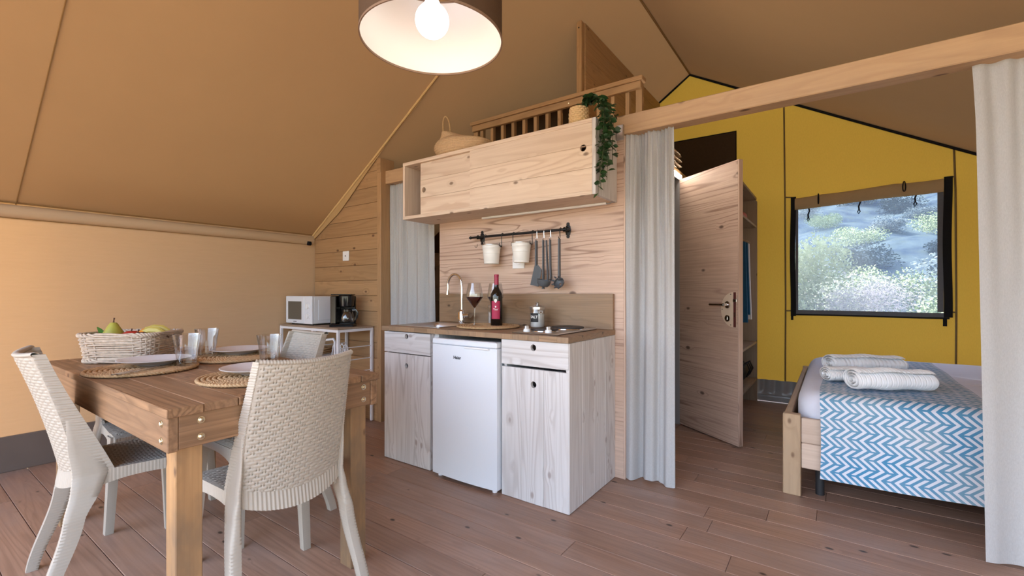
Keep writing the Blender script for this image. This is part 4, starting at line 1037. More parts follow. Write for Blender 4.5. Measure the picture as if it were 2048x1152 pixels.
def seat_pt(s, t):
    """t 0 rear..1 front"""
    hw = .172+.036*t - .012*max(0, t-.85)/.15*abs(s)
    x0 = -.112-.034*(1-s*s); x = x0 + (.242-x0)*t; z_ = .452 - .016*(1-s*s)*sin(pi*min(1, t*1.1)) - .020*max(0, (t-.86)/.14)**2 + .006
    return x, s*hw, z_
def seat_top(u, v):
    s = 2*u-1; x, y_, z_ = seat_pt(s, v); e = min(1, (1-abs(s))/.08)*min(1, (1-v)/.05)
    return (x, y_, z_ + weave(y_, x+.2, .0117, .036, .0032)*e)
def seat_bot(u, v):
    x, y_, z_ = seat_pt(2*u-1, v); return (x, y_, z_-.012)
def make_chair(label):
    t = thing('dining_chair', label, 'chair', (0, 0, 0), 0, 'rattan-look chairs round the table')
    mt = M['resin']
    MB().sheet(back_front, 136, 220, thick=back_rear).build('backrest', mt, t, 75)
    MB().sheet(seat_top, 124, 190, thick=seat_bot).build('seat', mt, t, 75)
    # ribbed rim along the back's two sides and top, turned forward
    for sg in (-1, 1):
        def flank(u, v):
            x, y_, z_ = back_pt(sg, v); d = .022+.070*(1-v)**2.2+.010*(1-v)
            rib = .0016*sin(2*pi*z_/.0085)
            return (x-.012 + (d+.012)*u, y_+sg*(.004+.006*u+rib*(1 if .06 < v < .97 else 0)) , z_ - .006*(1-v)*u - .055*(1-v)**5)
        MB().sheet(flank, 5, 130, thick=lambda u, v: (flank(u, v)[0], flank(u, v)[1]-sg*.011, flank(u, v)[2])).build('side_rim', mt, t, 75)
    def toprim(u, v):
        s = 2*u-1; x, y_, z_ = back_pt(s*1.0, 1.0); a = 2*pi*v; rb = .0012*sin(2*pi*y_/.0085)
        return (x-.004+(.0125+rb)*cos(a), y_*1.045, z_+.001+(.0085+rb)*sin(a))
    MB().sheet(toprim, 110, 8).build('top_rim', mt, t, 75)
    # ribbed skirt below the back, arched between the rear legs
    def skirt(u, v):
        s = 2*u-1; x, y_, z_ = back_pt(s, 0.0); lo = .385 + .034*(s*s) - .045*max(0, abs(s)-.75)/.25*0
        rib = .0018*sin(2*pi*y_/.0125)
        return (x-.012 - .012*v*(1-s*s) + (-rib), y_, z_+.002 + (lo-z_)*v)
    MB().sheet(skirt, 130, 6, thick=lambda u, v: (skirt(u, v)[0]+.010, skirt(u, v)[1], skirt(u, v)[2])).build('rear_skirt', mt, t, 75)
    # ribbed apron round the seat
    for sg in (-1, 1):
        def apr(u, v):
            x, y_, z_ = seat_pt(sg, u); rb = .0014*sin(2*pi*x/.011); lo = z_-.040-.030*abs(2*u-1)**2.2
            return (x, y_+sg*(.004+rb), z_ + (lo-z_)*v)
        MB().sheet(apr, 90, 3, thick=lambda u, v: (apr(u, v)[0], apr(u, v)[1]-sg*.010, apr(u, v)[2])).build('side_apron', mt, t, 75)
    def fap(u, v):
        s = 2*u-1; x, y_, z_ = seat_pt(s, 1); rb = .0014*sin(2*pi*y_/.011); lo = z_-.038-.03*abs(s)**3
        return (x+.004+rb, y_, z_+(lo-z_)*v)
    MB().sheet(fap, 90, 3, thick=lambda u, v: (fap(u, v)[0]-.010, fap(u, v)[1], fap(u, v)[2])).build('front_apron', mt, t, 75)
    for sg in (-1, 1):
        def leg(P0, P1, w0, w1, d0, d1, n=34):
            def f(u, v):
                z_k = v; c = [P0[i]+(P1[i]-P0[i])*(v if i != 0 else v**.9) for i in range(3)]; a = 2*pi*u+pi/4
                q = 1/max(abs(cos(a)), abs(sin(a))); q = min(q, 1.34)
                ww, dd = w0+(w1-w0)*v**.6, d0+(d1-d0)*v**.5
                rb = 1+.012*sin(2*pi*v*n*1.4)
                return (c[0]+cos(a)*q*dd*rb, c[1]+sin(a)*q*ww*rb, c[2])
            return MB().sheet(f, 16, n*4, closeu=True).lathe([(0, 0), (max(w1, d1)*.95, 0)], 8, c=(P1[0], P1[1], P1[2]+.0005))
        leg((.205, sg*.190, .445), (.222, sg*.218, .0), .024, .0165, .030, .0175).build('leg', mt, t, 75)
        def rleg(u, v):
            z_ = .66*(1-v); a = 2*pi*u+pi/4; q = min(1.34, 1/max(abs(cos(a)), abs(sin(a)))); rb = 1+.020*sin(2*pi*v*62)
            def lerp(tab):
                for (za, ra), (zb, rb_) in zip(tab, tab[1:]):
                    if z_ >= zb: q_ = (za-z_)/(za-zb); q_ = q_*q_*(3-2*q_)*.5+q_*.5; return [i+(j-i)*q_ for i, j in zip(ra, rb_)]
                return tab[-1][1]
            c_, dd, ww, yy = lerp([(.66, (-.140, .022, .004, .172)), (.56, (-.122, .036, .0035, .1755)), (.455, (-.096, .050, .0065, .178)), (.40, (-.108, .043, .011, .184)), (.30, (-.142, .029, .0165, .196)), (0, (-.230, .0185, .0175, .222))])
            return (c_+cos(a)*q*dd*rb, sg*yy+sin(a)*q*ww*rb, z_)
        MB().sheet(rleg, 16, 190, closeu=True).lathe([(0, 0), (.017, 0)], 8, c=(-.230, sg*.222, .0005)).build('leg', mt, t, 75)
    return t
chA = make_chair('beige rattan-look chair in front, its woven back towards the camera')
def chair_at(label, x, y_, rz):
    c = copy_tree(chA); c['label'] = label; c.location = (x, y_, 0); c.rotation_euler = (0, 0, rz); return c
chair_at('beige rattan-look chair at the near long side, seen edge-on at the left', -2.40, .585, R(90-6))
chair_at('beige rattan-look chair on the far long side, its back rising before the microwave shelf', -2.345, 1.155, R(-90))
chair_at('beige rattan-look chair at the far table end, mostly hidden below the tabletop', -2.975, .86, R(0))
chA.location = (-1.685, .872, 0); chA.rotation_euler = (0, 0, R(180-4))

# ------------------------------------------------------------------ on the table
def plate(x, y_, label):
    t = MB().lathe([(0, .004), (.055, .004), (.062, 0), (.066, .003), (.085, .009), (.118, .020), (.134, .0245), (.1355, .0265), (.133, .0275), (.112, .0225), (.080, .0115), (.06, .008), (0, .0075)], 40).build('dinner_plate', M['ceramic'])
    t.location = (x, y_, TZ+.0165); tag(t, label, 'plate', 'dinner plates on the table')
def tumbler(x, y_, label, z=TZ+.0165):
    o = [(0, 0), (.034, 0), (.037, .003), (.0385, .02), (.045, .08), (.0525, .130), (.0535, .136)]
    i = [(.0515, .1355), (.0505, .130), (.0432, .08), (.0362, .022), (.030, .014), (0, .013)]
    t = MB().lathe(o+i, 36).build('drinking_glass', M['glass_thin']); t.location = (x, y_, z); tag(t, label, 'glass', 'drinking glasses on the table')
braid_mat('placemat', 'round braided placemat at the near left of the table, partly over its edge', (-2.425, .682, TZ), .20)
braid_mat('placemat', 'round braided placemat at the far side of the table before the far chair', (-2.475, 1.072, TZ+.0005), .19)
braid_mat('placemat', 'round braided placemat at the right table end before the front chair', (-1.845, .875, TZ), .20)
braid_mat('placemat', 'round braided placemat mostly hidden behind the fruit basket', (-2.940, 1.02, TZ), .19)
plate(-2.465, .735, 'pale dinner plate on the near left placemat'); plate(-2.545, 1.125, 'pale dinner plate on the far placemat'); plate(-1.865, .895, 'pale dinner plate on the right placemat, half behind the chair back')
tumbler(-2.325, .808, 'drinking glass on the near left placemat, right of the plate'); tumbler(-2.585, .985, 'drinking glass on the far placemat, left of its plate'); tumbler(-2.165, 1.085, 'drinking glass above the right chair, alone on the bare wood', TZ+.0005)
def fork(x, y_, rz, label, knife=False):
    t = thing('knife' if knife else 'fork', label, 'cutlery', (x, y_, TZ+.0185), rz, 'cutlery on the near left placemat')
    MB().tube([(-.10, 0, .001), (-.04, 0, .002), (.02, 0, .004)], [.0055, .005, .003], 8, sq=(.35, 1)).build('handle', M['chrome'], t)
    if knife: MB().prism([(.018, -.004), (.018, .004), (.095, .008), (.110, -.004)], .003, .0045, 'z').build('blade', M['chrome'], t)
    else:
        g = MB(); g.prism([(.018, -.003), (.018, .003), (.045, .011), (.055, .011), (.055, -.011), (.045, -.011)], .003, .005, 'z')
        for k in range(4): g.box(.0545, .095, -.011+.0062*k, -.0078+.0062*k, .0032, .0052)
        g.build('tines', M['chrome'], t)
fork(-2.305, .625, R(118), 'fork lying at the front of the near left placemat'); fork(-2.285, .640, R(116), 'knife lying beside the fork on the near left placemat', True)
t = thing('napkin', 'white folded paper napkin behind the right placemat', 'napkin', (-2.085, .955, TZ+.0006), R(30))
MB().box(-.055, .055, -.04, .04, 0, .003, bev=.001).box(-.054, .055, -.039, .04, .0032, .006, bev=.001).build('fold', M['white_cloth'], t)

# fruit basket
bq = thing('fruit_basket', 'whitewashed wicker basket of fruit on the left of the table', 'basket', (-2.835, .755, TZ), R(41))
bx, by, bh = .150, .118, .138
def ring_pt(a, k, z_, flare):
    x = (bx+flare)*math.copysign(abs(cos(a))**.32, cos(a)); y_ = (by+flare)*math.copysign(abs(sin(a))**.32, sin(a)); return x, y_, z_
g = MB(); rg = random.Random(3); n = 96
for k in range(15):
    z_ = .008+.0088*k; fl_ = .016*k/14
    ph = k % 2
    g.tube([(lambda p, s: (p[0]*(1+.022*s), p[1]*(1+.028*s), p[2]+.002*sin(5*i/n*6.28+k)))(ring_pt(2*pi*i/n, k, z_, fl_), sin(2*pi*i/n*12+pi*ph)) for i in range(n)], (.0050+rg.uniform(-.0006, .0006)), 5, closed=True)
stuff(g.build('woven_strand', M['wicker'], bq, 80))
g = MB()
for i in range(24):
    a = 2*pi*(i+.5)/24
    g.tube([ring_pt(a, 0, .004, 0), ring_pt(a+.02, 0, bh*.5, .008), ring_pt(a, 0, bh-.008, .016)], .0042, 5)
stuff(g.build('stake', M['wicker'], bq, 80))
for zz, fl_, nm in ((.0135, .004, 'foot_braid'), (bh-.004, .018, 'rim_braid')):
    g = MB()
    for q in range(3):
        g.tube([(lambda p, s, c_: (p[0]*(1+.030*s), p[1]*(1+.036*s), p[2]+.007*c_))(ring_pt(2*pi*i/n, 0, zz, fl_), sin(2*pi*i/n*13+2*pi*q/3), cos(2*pi*i/n*13+2*pi*q/3)) for i in range(n)], .0055, 5, closed=True)
    g.build(nm, M['wicker'], bq, 80)
MB().prism([ring_pt(2*pi*i/40, 0, 0, -.006)[:2] for i in range(40)], .002, .008, 'z').build('bottom', M['wicker'], bq)
def bpos(x, y_): c, s = cos(R(41)), sin(R(41)); return (-2.835+x*c-y_*s, .755+x*s+y_*c)
def fruit(name, label, cat, x, y_, z_, prof, mat, n=24, rz=0, tilt=(0,0), stem=None):
    px, py = bpos(x, y_); t = thing(name, label, cat, (px, py, TZ+z_), rz, 'fruit in the wicker basket'); t.rotation_euler = (tilt[0], tilt[1], rz)
    MB().lathe(prof, n).build('flesh', M[mat], t)
    if stem: MB().tube(stem, [.0035, .0025, .0035][:len(stem)], 6).build('stem', M['stem'], t)
sph = lambda r, k=1.0: [(r*sin(pi*i/10), r*k*(1-cos(pi*i/10))) for i in range(11)]
fruit('pear', 'green pear standing upright at the left of the basket', 'pear', -.068, -.030, .075, [(0, .004), (.022, .001), (.040, .015), (.046, .040), (.040, .065), (.027, .088), (.019, .104), (.012, .113), (0, .115)], 'pear', stem=[(0, 0, .112), (.002, .001, .125), (.005, .002, .136)])
fruit('apple', 'red apple beside the pear', 'apple', .012, -.028, .070, [(0, .012), (.02, .001), (.038, .018), (.043, .042), (.036, .066), (.02, .076), (0, .068)], 'apple', stem=[(0, 0, .066), (.002, 0, .078), (.004, .001, .088)])
fruit('apple', 'dark red apple at the back of the basket', 'apple', -.010, .052, .060, [(0, .012), (.02, .001), (.038, .018), (.043, .042), (.036, .066), (.02, .076), (0, .068)], 'apple', stem=[(0, 0, .066), (.002, 0, .078), (.004, .001, .088)])
fruit('orange', 'orange behind the red apple', 'orange', .060, .012, .078, sph(.042, .97), 'orange')
fruit('pear', 'second green pear lying low in the basket', 'pear', -.085, .060, .012, [(0, .004), (.022, .001), (.040, .015), (.046, .040), (.040, .065), (.027, .088), (.019, .100), (0, .105)], 'pear')
for i, (x, y_) in enumerate(((-.10, -.06), (.0, -.06), (.09, -.055), (.10, .055))):
    fruit('orange', ['orange at the bottom left of the basket', 'orange at the bottom front of the basket', 'orange at the bottom right of the basket', 'orange at the bottom back of the basket'][i], 'orange', x, y_*.9, .010, sph(.034, .9), 'orange')
for i, dy in enumerate((0, .026)):
    px, py = bpos(.100, -.010+dy)
    t = thing('banana', ['yellow green banana on the right of the basket', 'banana lying behind the front banana'][i], 'banana', (px, py, TZ+.120+.008*i), R(34+i*14), 'fruit in the wicker basket')
    MB().tube([(-.075, 0, -.004), (-.066, 0, .006), (-.045, 0, .018), (-.01, 0, .028), (.025, 0, .026), (.052, 0, .014), (.066, 0, .002)], [.004, .009, .0165, .019, .0175, .011, .005], 7).build('peel', M['banana'], t)
    MB().tube([(.066, 0, .002), (.078, 0, -.006)], [.0045, .004], 6).build('tip', M['stem'], t)
for i in range(9):
    a = i*2.4; px, py = bpos(.055+.016*cos(a), -.035+.016*sin(a)*.8)
    gr = MB().lathe(sph(.0095), 12).build('grape', M['grape']); gr.location = (px, py, TZ+.112+.006*(i % 3)); tag(gr, 'small dark purple grape between apple and banana', 'grape', 'dark grapes in the fruit basket')
px, py = bpos(-.128, -.020)
t = tag(MB().sheet(lambda u, v: ((v-.5)*.036*sin(pi*min(.98, u*.9+.08))**.8, .010*sin(3*u), .062*u), 8, 4, thick=.001).build('green_leaf', M['fruit_leaf'], None, 60), 'broad green leaf sticking up at the left of the fruit', 'leaf')
t.location = (px, py, TZ+.108); t.rotation_euler = (R(8), R(-18), R(20))

# ------------------------------------------------------------------ bed with runner and towels
bd = thing('bed', 'wooden double bed with white sheets under the window', 'bed', (0, 0, 0))
BX0, BX1, BY0, BY1 = -.235, 1.86, 2.95, 4.98
for (x, y_) in ((BX0, BY0), (BX0, BY1-.06), (BX1-.09, BY0), (BX1-.09, BY1-.06)):
    MB().box(x, x+.085, y_, y_+.05, 0, .447, bev=.004).build('post', W('bed', 'z'), bd)
MB().box(BX0+.0855, BX1-.091, BY0+.014, BY0+.045, .155, .292, bev=.004).build('rail_board', W('bedpale'), bd)
MB().box(BX0+.0855, BX1-.091, BY0+.012, BY0+.043, .294, .430, bev=.004).build('rail_board', W('bedpale'), bd)
MB().box(BX0+.004, BX0+.036, BY0+.0505, BY1-.061, .155, .440, bev=.004).build('side_rail', W('bed', 'y'), bd)
MB().box(BX1-.036, BX1-.004, BY0+.0505, BY1-.061, .155, .440, bev=.004).build('side_rail', W('bed', 'y'), bd)
MB().box(BX0+.0855, BX1-.091, BY1-.045, BY1-.014, .155, .430, bev=.004).build('rail_board', W('bedpale'), bd)
for (x, y_) in ((-.065, BY0+.10), (1.6, BY0+.10)): MB().lathe([(.021, 0), (.021, .16)], 16, c=(x, y_, 0), cap0=True, cap1=True).build('support_leg', M['black_soft'], bd)
MB().box(BX0+.04, BX1-.04, BY0+.05, BY1-.05, .16, .20).build('slat_base', W('bed', 'x'), bd)
# mattress with its sheet: a rounded slab
def matt(u, v):
    # u round the cross-section in plan, v height profile
    a = 2*pi*u; ex = .16
    cx, cy, hx_, hy_ = (BX0+BX1)/2+.01, (BY0+BY1)/2, (BX1-BX0)/2-.045, (BY1-BY0)/2-.052
    px, py = math.copysign(abs(cos(a))**ex, cos(a)), math.copysign(abs(sin(a))**ex, sin(a))
    if v < .45: k, z_ = 1.0, .205+(.47-.205)*v/.45
    elif v < .75: q = (v-.45)/.30*pi/2; k, z_ = 1-.075*(1-cos(q)), .47+.092*sin(q)
    else: q = (v-.75)/.25; k, z_ = .925*(1-q), .562+.006*q
    wr = .004*sin(11*px*hx_*2+4*py)*sin(5*py*hy_)
    return (cx+px*hx_*k, cy+py*hy_*k, z_+wr*(v > .3) + .0)
MB().sheet(matt, 160, 24, closeu=True).build('mattress', M['sheet'], bd, 70)
def runner_mat():
    m, nt, N, L, b = mat_new('zigzag_runner')
    uv = N.new('ShaderNodeUVMap'); sp = N.new('ShaderNodeSeparateXYZ'); L.new(uv.outputs[0], sp.inputs[0])
    U, V = sp.outputs[0], sp.outputs[1]
    P, A = .035, .049
    tri = math_n(N, L, 'PINGPONG', V, A)                               # 0..A
    q = math_n(N, L, 'DIVIDE', math_n(N, L, 'MULTIPLY_ADD', tri, 1.05, U), P)
    idx = math_n(N, L, 'FLOOR', q); fr = math_n(N, L, 'FRACT', q)
    line = math_n(N, L, 'MULTIPLY', math_n(N, L, 'GREATER_THAN', fr, .10), math_n(N, L, 'LESS_THAN', fr, .60))
    # every other bar is cut short of the turns, giving the key-like fret
    odd = math_n(N, L, 'GREATER_THAN', math_n(N, L, 'FRACT', math_n(N, L, 'MULTIPLY', idx, .5)), .25)
    half = math_n(N, L, 'FRACT', math_n(N, L, 'DIVIDE', V, A*2))
    gap = math_n(N, L, 'MULTIPLY', odd, math_n(N, L, 'MULTIPLY', math_n(N, L, 'GREATER_THAN', half, .455), math_n(N, L, 'LESS_THAN', half, .545)))
    bar2 = math_n(N, L, 'MULTIPLY', math_n(N, L, 'SUBTRACT', 1, odd), math_n(N, L, 'LESS_THAN', math_n(N, L, 'ABSOLUTE', math_n(N, L, 'SUBTRACT', half, .955)), .045))
    wht = math_n(N, L, 'MULTIPLY', line, math_n(N, L, 'SUBTRACT', 1, math_n(N, L, 'MAXIMUM', gap, bar2)))
    n = N.new('ShaderNodeTexNoise'); n.inputs['Scale'].default_value = 2.6; n.inputs['Detail'].default_value = 3; L.new(uv.outputs[0], n.inputs['Vector'])
    blue = mix_n(N, L, ramp_n(N, L, n.outputs['Fac'], [(.38, 0), (.62, 1)]), (.065, .245, .43), (.20, .34, .44))
    pale = mix_n(N, L, n.outputs['Fac'], (.62, .66, .78), (.72, .70, .72))
    L.new(mix_n(N, L, wht, blue, pale), b.inputs['Base Color']); b.inputs['Roughness'].default_value = .7; b.inputs['Specular IOR Level'].default_value = .25
    bp = N.new('ShaderNodeBump'); bp.inputs['Strength'].default_value = .25; bp.inputs['Distance'].default_value = .003; L.new(wht, bp.inputs['Height']); L.new(bp.outputs[0], b.inputs['Normal'])
    return m
RX0, RX1 = -.062, .615
def runner(u, v):
    x = RX0 + (RX1-RX0)*u
    Lh, Lt = .44, 1.85; s = v*(Lh+Lt)
    r = .055
    if s < Lh-.03: 
        z_ = .125+.02*u + s*(.515-.125-.02*u)/(Lh-.03); y_ = BY0-.012 - .012*(1-s/Lh) + .006*sin(9*x+2)*(1-s/Lh)
    elif s < Lh+.06: q = (s-Lh+.03)/.09*pi/2; z_ = .515+r*sin(q)*1.08; y_ = BY0-.012+r*1.6*(1-cos(q))
    else: z_ = .5745+.003*sin(7*s)*sin(6*x); y_ = BY0-.012+r*1.6 + (s-Lh-.06)*.95
    quilt = .004*abs(sin(pi*(u*2.5+.25)))**.3 if 0 else 0
    return (x+.004*sin(8*s), y_-quilt, z_ + (.002 if s > Lh else 0))
rn = MB().sheet(runner, 40, 150, thick=.006, uvf=lambda u, v: (u*(RX1-RX0), v*2.29)).build('bed_runner', runner_mat(), None, 60)
tag(rn, 'blue and white zigzag bed runner laid across the bed and hanging down its side', 'bed runner')
for s_ in (.055, .945):
    pass
def towel(label, x, y_, z_, rz, ln, wd, ht, turns=3.6, sag=0):
    def f(u, v):
        a = 2*pi*turns*u - pi/2; r = .08+.92*u; xx = ln*(v-.5)
        rib = .0016*sin(2*pi*xx/.0082); e = min(1, min(v, 1-v)/.05)**.5
        R_ = (r+rib*24*(u > .5)); sl = 1-.10*(1-e) + .05*sin(5*xx*6+x*9)
        cy_, cz_ = R_*cos(a)*wd/2*sl, R_*sin(a)*ht/2*sl
        q = max(-1, min(1, cy_/(wd/2))); 
        return (xx + .012*(.5-r)*(1 if v > .5 else -1)*(1-e), cy_ + .010*sin(7*xx), max(-ht/2, cz_) + ht/2 + .006*sin(9*xx+2)*max(0, sin(a)))
    o = MB().sheet(f, 96, 130, thick=.004).build('towel', M['towel'], None, 75); o.location = (x, y_, z_); o.rotation_euler = (0, 0, rz)
    return tag(o, label, 'towel', 'white towels on the bed')
towel('white ribbed rolled towel farthest back on the blue runner', .165, 3.90, .580, R(28), .46, .20, .115)
towel('small white ribbed towel roll tucked between the two large ones', .085, 3.44, .580, R(26), .30, .17, .085)
towel('white ribbed rolled towel at the front of the pile on the runner', .250, 3.245, .580, R(27), .40, .19, .118)

# ------------------------------------------------------------------ bathroom door, standing open
dr = struct(thing('door_1', 'larch-faced door standing open', 'door', (-1.062, 3.985, 0), R(-35.6))); del dr['category']; del dr['label']
DW, DT = .635, .036
MB().box(.004, DW-.012, -DT/2, DT/2, .012, 2.070, bev=.001).build('panel', W('larchdoor'), dr)
for (x0, x1, z0, z1) in ((DW-.0118, DW, .012, 2.070),): MB().box(x0, x1, -DT/2-.001, DT/2+.001, z0, z1, bev=.002).build('edge_strip', W('larchdoor', 'z'), dr)
MB().box(.004, DW, -DT/2-.001, DT/2+.001, 2.0702, 2.076).build('top_strip', W('larchdoor', 'x'), dr)
pts = [(DW-.040, .995+.130*sin(R(90-180*i/20)))[0:2] if 0 else (DW-.048-.118*cos(R(90-180*i/20)), .995+.128*sin(R(90-180*i/20))) for i in range(21)]
lp_ = MB().prism(pts + [(DW-.026, .867), (DW-.026, 1.123)], -DT/2-.0045, -DT/2-.0005, 'y').build('lock_plate', M['lockplate'], dr)
for i in (2, 10, 18): MB().lathe([(.004, 0), (.004, .001), (0, .0015)], 8, m=TR(pts[i][0]+.012, -DT/2-.0046, pts[i][1]*.92+.995*.08) @ Matrix.Rotation(R(90), 4, 'X')).build('screw', M['black_metal'], lp_)
MB().box(DW-.046, DW-.024, -DT/2-.0062, -DT/2-.0046, .868, 1.122).build('lock_case', M['mauve'], dr)
MB().box(DW-.044, DW-.012, -DT/2-.014, -DT/2-.0063, 1.050, 1.072, bev=.002).build('latch', M['chrome'], dr)
MB().box(DW-.038, DW-.030, -DT/2-.0072, -DT/2-.0063, .945, .975).build('bolt_slot', M['chrome'], dr)
ym = Matrix.Rotation(R(90), 4, 'X')
MB().lathe([(.026, 0), (.026, .006), (.022, .008), (.011, .009), (.011, .045), (0, .046)], 20, m=TR(DW-.100, -DT/2-.0047, 1.030) @ ym).build('handle_rose', M['chrome'], dr)
MB().tube([(DW-.100, -DT/2-.044, 1.030), (DW-.125, -DT/2-.048, 1.030), (DW-.235, -DT/2-.048, 1.029)], .0085, 10).build('handle_lever', M['chrome'], dr)
MB().lathe([(.024, 0), (.024, .006), (.020, .007), (0, .007)], 20, m=TR(DW-.100, -DT/2-.0047, .930) @ ym).cbox((DW-.100, -DT/2-.0125, .930), (.004, .002, .022)).build('turn_lock', M['chrome'], dr)
ld = thing('led_strip', 'glowing strip light on top of the bathroom door frame', 'light', (-1.085, 0, 2.102))
MB().box(-.012, .012, 2.72, 3.99, 0, .006).build('base', M['alu'], ld)
MB().box(.0122, .030, 2.73, 3.985, -.014, .011, bev=.003).build('diffuser', M['led'], ld)
tr = thing('towel_ladder', 'white towel rail glimpsed in the bathroom doorway', 'rail', (-1.235, 4.30, 0))
MB().tube([(-.06, 0, .95), (-.06, 0, 1.75)], .012, 8).build('upright', M['white_metal'], tr); MB().tube([(.06, 0, .95), (.06, 0, 1.75)], .012, 8).build('upright', M['white_metal'], tr)
for i in range(7): MB().tube([(-.06, -.012, 1.0+.12*i), (.06, -.012, 1.0+.12*i)], .008, 8).build('rung', M['white_metal'], tr)
tr.location.y = 4.318
MB().tube([(.09, -.02, .92), (.10, -.03, .86), (.06, -.01, .80)], .006, 6).build('hose', M['white_plastic'], tr)
# folded bedding on top of the bathroom
bb = thing('folded_bedding', 'beige folded bedding on the loft edge beside the dark flap', 'bedding', (-1.20, 3.90, 2.151))
for i in range(4): MB().sheet(lambda u, v: (-.10+.20*u+.006*sin(7*v+i), -.13+.26*v+.01*sin(5*u+i), .045*i+.04*sin(pi*min(1, max(0, u)))**.5+.006*sin(4*v)), 8, 8, thick=-.03).build('fold', M['beige_cloth'], bb, 70)

# ------------------------------------------------------------------ wardrobe
wd = thing('wardrobe', 'open wooden wardrobe with shelves behind the door against the yellow wall', 'wardrobe', (0, 0, 0))
wx0, wx1, wy0, wy1 = -1.066, -.650, 4.12, 5.318
vz = W('shelf', 'z'); vy = W('shelf', 'y')
pp = [(wx0, 0), (wx1, 0), (wx1, 2.06), (wx1-.03, 2.10), (wx0, 2.10)]
MB().prism(pp, wy1-.022, wy1, 'y', bev=.0015).build('side_panel', vz, wd); MB().prism(pp, wy0, wy0+.022, 'y', bev=.0015).build('side_panel', vz, wd)
MB().box(wx0, wx0+.012, wy0+.023, wy1-.023, .05, 2.07).build('back_panel', vz, wd)
for z_ in (.215, .595, 1.785, 2.076): MB().box(wx0+.013, wx1-.004, wy0+.0225, wy1-.0225, z_, z_+.022, bev=.0015).build('shelf_board', vy, wd)
MB().tube([(-.86, wy0+.0225, 1.715), (-.86, wy1-.0225, 1.715)], .012, 10).build('hanging_rod', M['chrome'], wd)
def garment(name, label, y_, mat, ln, wdt):
    t = thing(name, label, 'clothes', (-.855, y_, 1.655), 0, 'clothes in the wardrobe')
    MB().tube([(-.18, 0, -.045), (-.02, 0, .0), (.0, 0, .012), (.02, 0, .0), (.18, 0, -.045)], .006, 6).build('hanger', W('bed', 'x'), t)
    MB().tube([(0, 0, .01), (0, 0, .045), (.012, 0, .065), (.018, 0, .082), (.002, 0, .094), (-.016, 0, .080)], .0022, 6).build('hanger_hook', M['chrome'], t)
    def f(u, v):
        s = 2*u-1; top = -.05*abs(s)**1.3-.004; w0 = wdt*(.9+.1*v)
        return (s*w0, .012*sin(11*u+3*v)*v, top+(-ln-top)*v)
    MB().sheet(f, 16, 10, thick=lambda u, v: (f(u, v)[0], f(u, v)[1]+.03+.01*v, f(u, v)[2])).build('cloth', M[mat], t, 70)
garment('blue_garment', 'dark teal garment hanging in the wardrobe', 4.80, 'blue_cloth', .82, .185)
garment('blue_garment', 'blue garment hanging nearest to the yellow wall side', 4.90, 'blue_cloth', .75, .19)
garment('white_garment', 'pale grey garment hanging last on the rod', 5.00, 'white_cloth', .80, .19)
pk = MB().sheet(lambda u, v: (.085*cos(2*pi*u)*sin(pi*v)**.6, .10*sin(2*pi*u)*sin(pi*v)**.6*(1+.06*sin(9*u*2*pi)), .065*(1-cos(pi*v))+.008*sin(5*2*pi*u)*sin(pi*v)), 36, 14, closeu=True).build('pink_bundle', M['pink_cloth'], None, 70)
pk.location = (-.80, 5.10, 1.8075); tag(pk, 'rolled pink cloth on the top wardrobe shelf', 'cloth')
bag = thing('black_bag', 'black bag with straps on the lowest wardrobe shelf', 'bag', (-.82, 4.98, .2375))
MB().sheet(lambda u, v: (.13*cos(2*pi*u)*sin(pi*min(.97, v*.9+.08))**.5, .20*math.copysign(abs(sin(2*pi*u))**.7, sin(2*pi*u))*sin(pi*min(.97, v*.9+.08))**.5, .001+.22*v+.012*sin(14*u)*v), 32, 14, closeu=True).build('body', M['black_soft'], bag, 70)
for k in range(3): MB().tube([(.06, -.12+.09*k, .15), (.135, -.10+.09*k, .20), (.155, -.06+.09*k, .13), (.12, -.03+.09*k, .06)], .009, 6).build('strap', M['black_soft'], bag)

# ------------------------------------------------------------------ pendant lamp
LX, LY, LZ = -1.175, 1.165, 2.018
pd = thing('pendant_lamp', 'large drum pendant lamp with brown linen shade and lit globe bulb', 'lamp', (LX, LY, LZ))
MB().lathe([(.250, 0), (.250, .30)], 72).build('shade', M['shade_out'], pd)
MB().lathe([(.2475, .001), (.2475, .299)], 72).build('shade_lining', M['shade_in'], pd)
MB().lathe([(.2472, 0), (.2472, .006), (.2514, .006), (.2514, -.0015), (.2472, -.0015), (.2472, 0)], 72).build('lower_rim', M['shade_rim'], pd)
MB().lathe([(.2472, .294), (.2472, .3015), (.2514, .3015), (.2514, .294), (.2472, .294)], 72).build('upper_rim', M['shade_rim'], pd)
for i in range(3):
    a = 2*pi*i/3+.4; MB().tube([(.028*cos(a), .028*sin(a), .185), (.12*cos(a), .12*sin(a), .20), (.247*cos(a), .247*sin(a), .285)], .0025, 6).build('spider_arm', M['white_metal'], pd)
MB().lathe([(.030, .180), (.030, .190), (.020, .192), (.020, .26), (.008, .275), (0, .276)], 20, cap0=True).build('socket', M['white_plastic'], pd)
MB().lathe([(.060*sin(pi*i/16) if i < 14 else .060*sin(pi*i/16), .075-.060*cos(pi*i/16)) for i in range(14)] + [(.022, .148), (.018, .182)], 32).build('bulb', M['bulb'], pd)
ztop = on_roof(RX+.01, LY, .01)[2]
MB().tube([(0, 0, .276), (0, 0, 1.20), (RX-LX, 0, ztop-LZ-.02)], .0035, 6).build('cord', M['white_plastic'], pd)
MB().lathe([(.05, 0), (.05, .012), (.04, .025), (0, .026)], 20, c=(RX-LX, 0, ztop-LZ-.03)).build('ceiling_rose', M['white_plastic'], pd)
lt = bpy.data.lights.new('bulb_light', 'POINT'); lt.energy = 6; lt.color = (1, .86, .70); lt.shadow_soft_size = .055
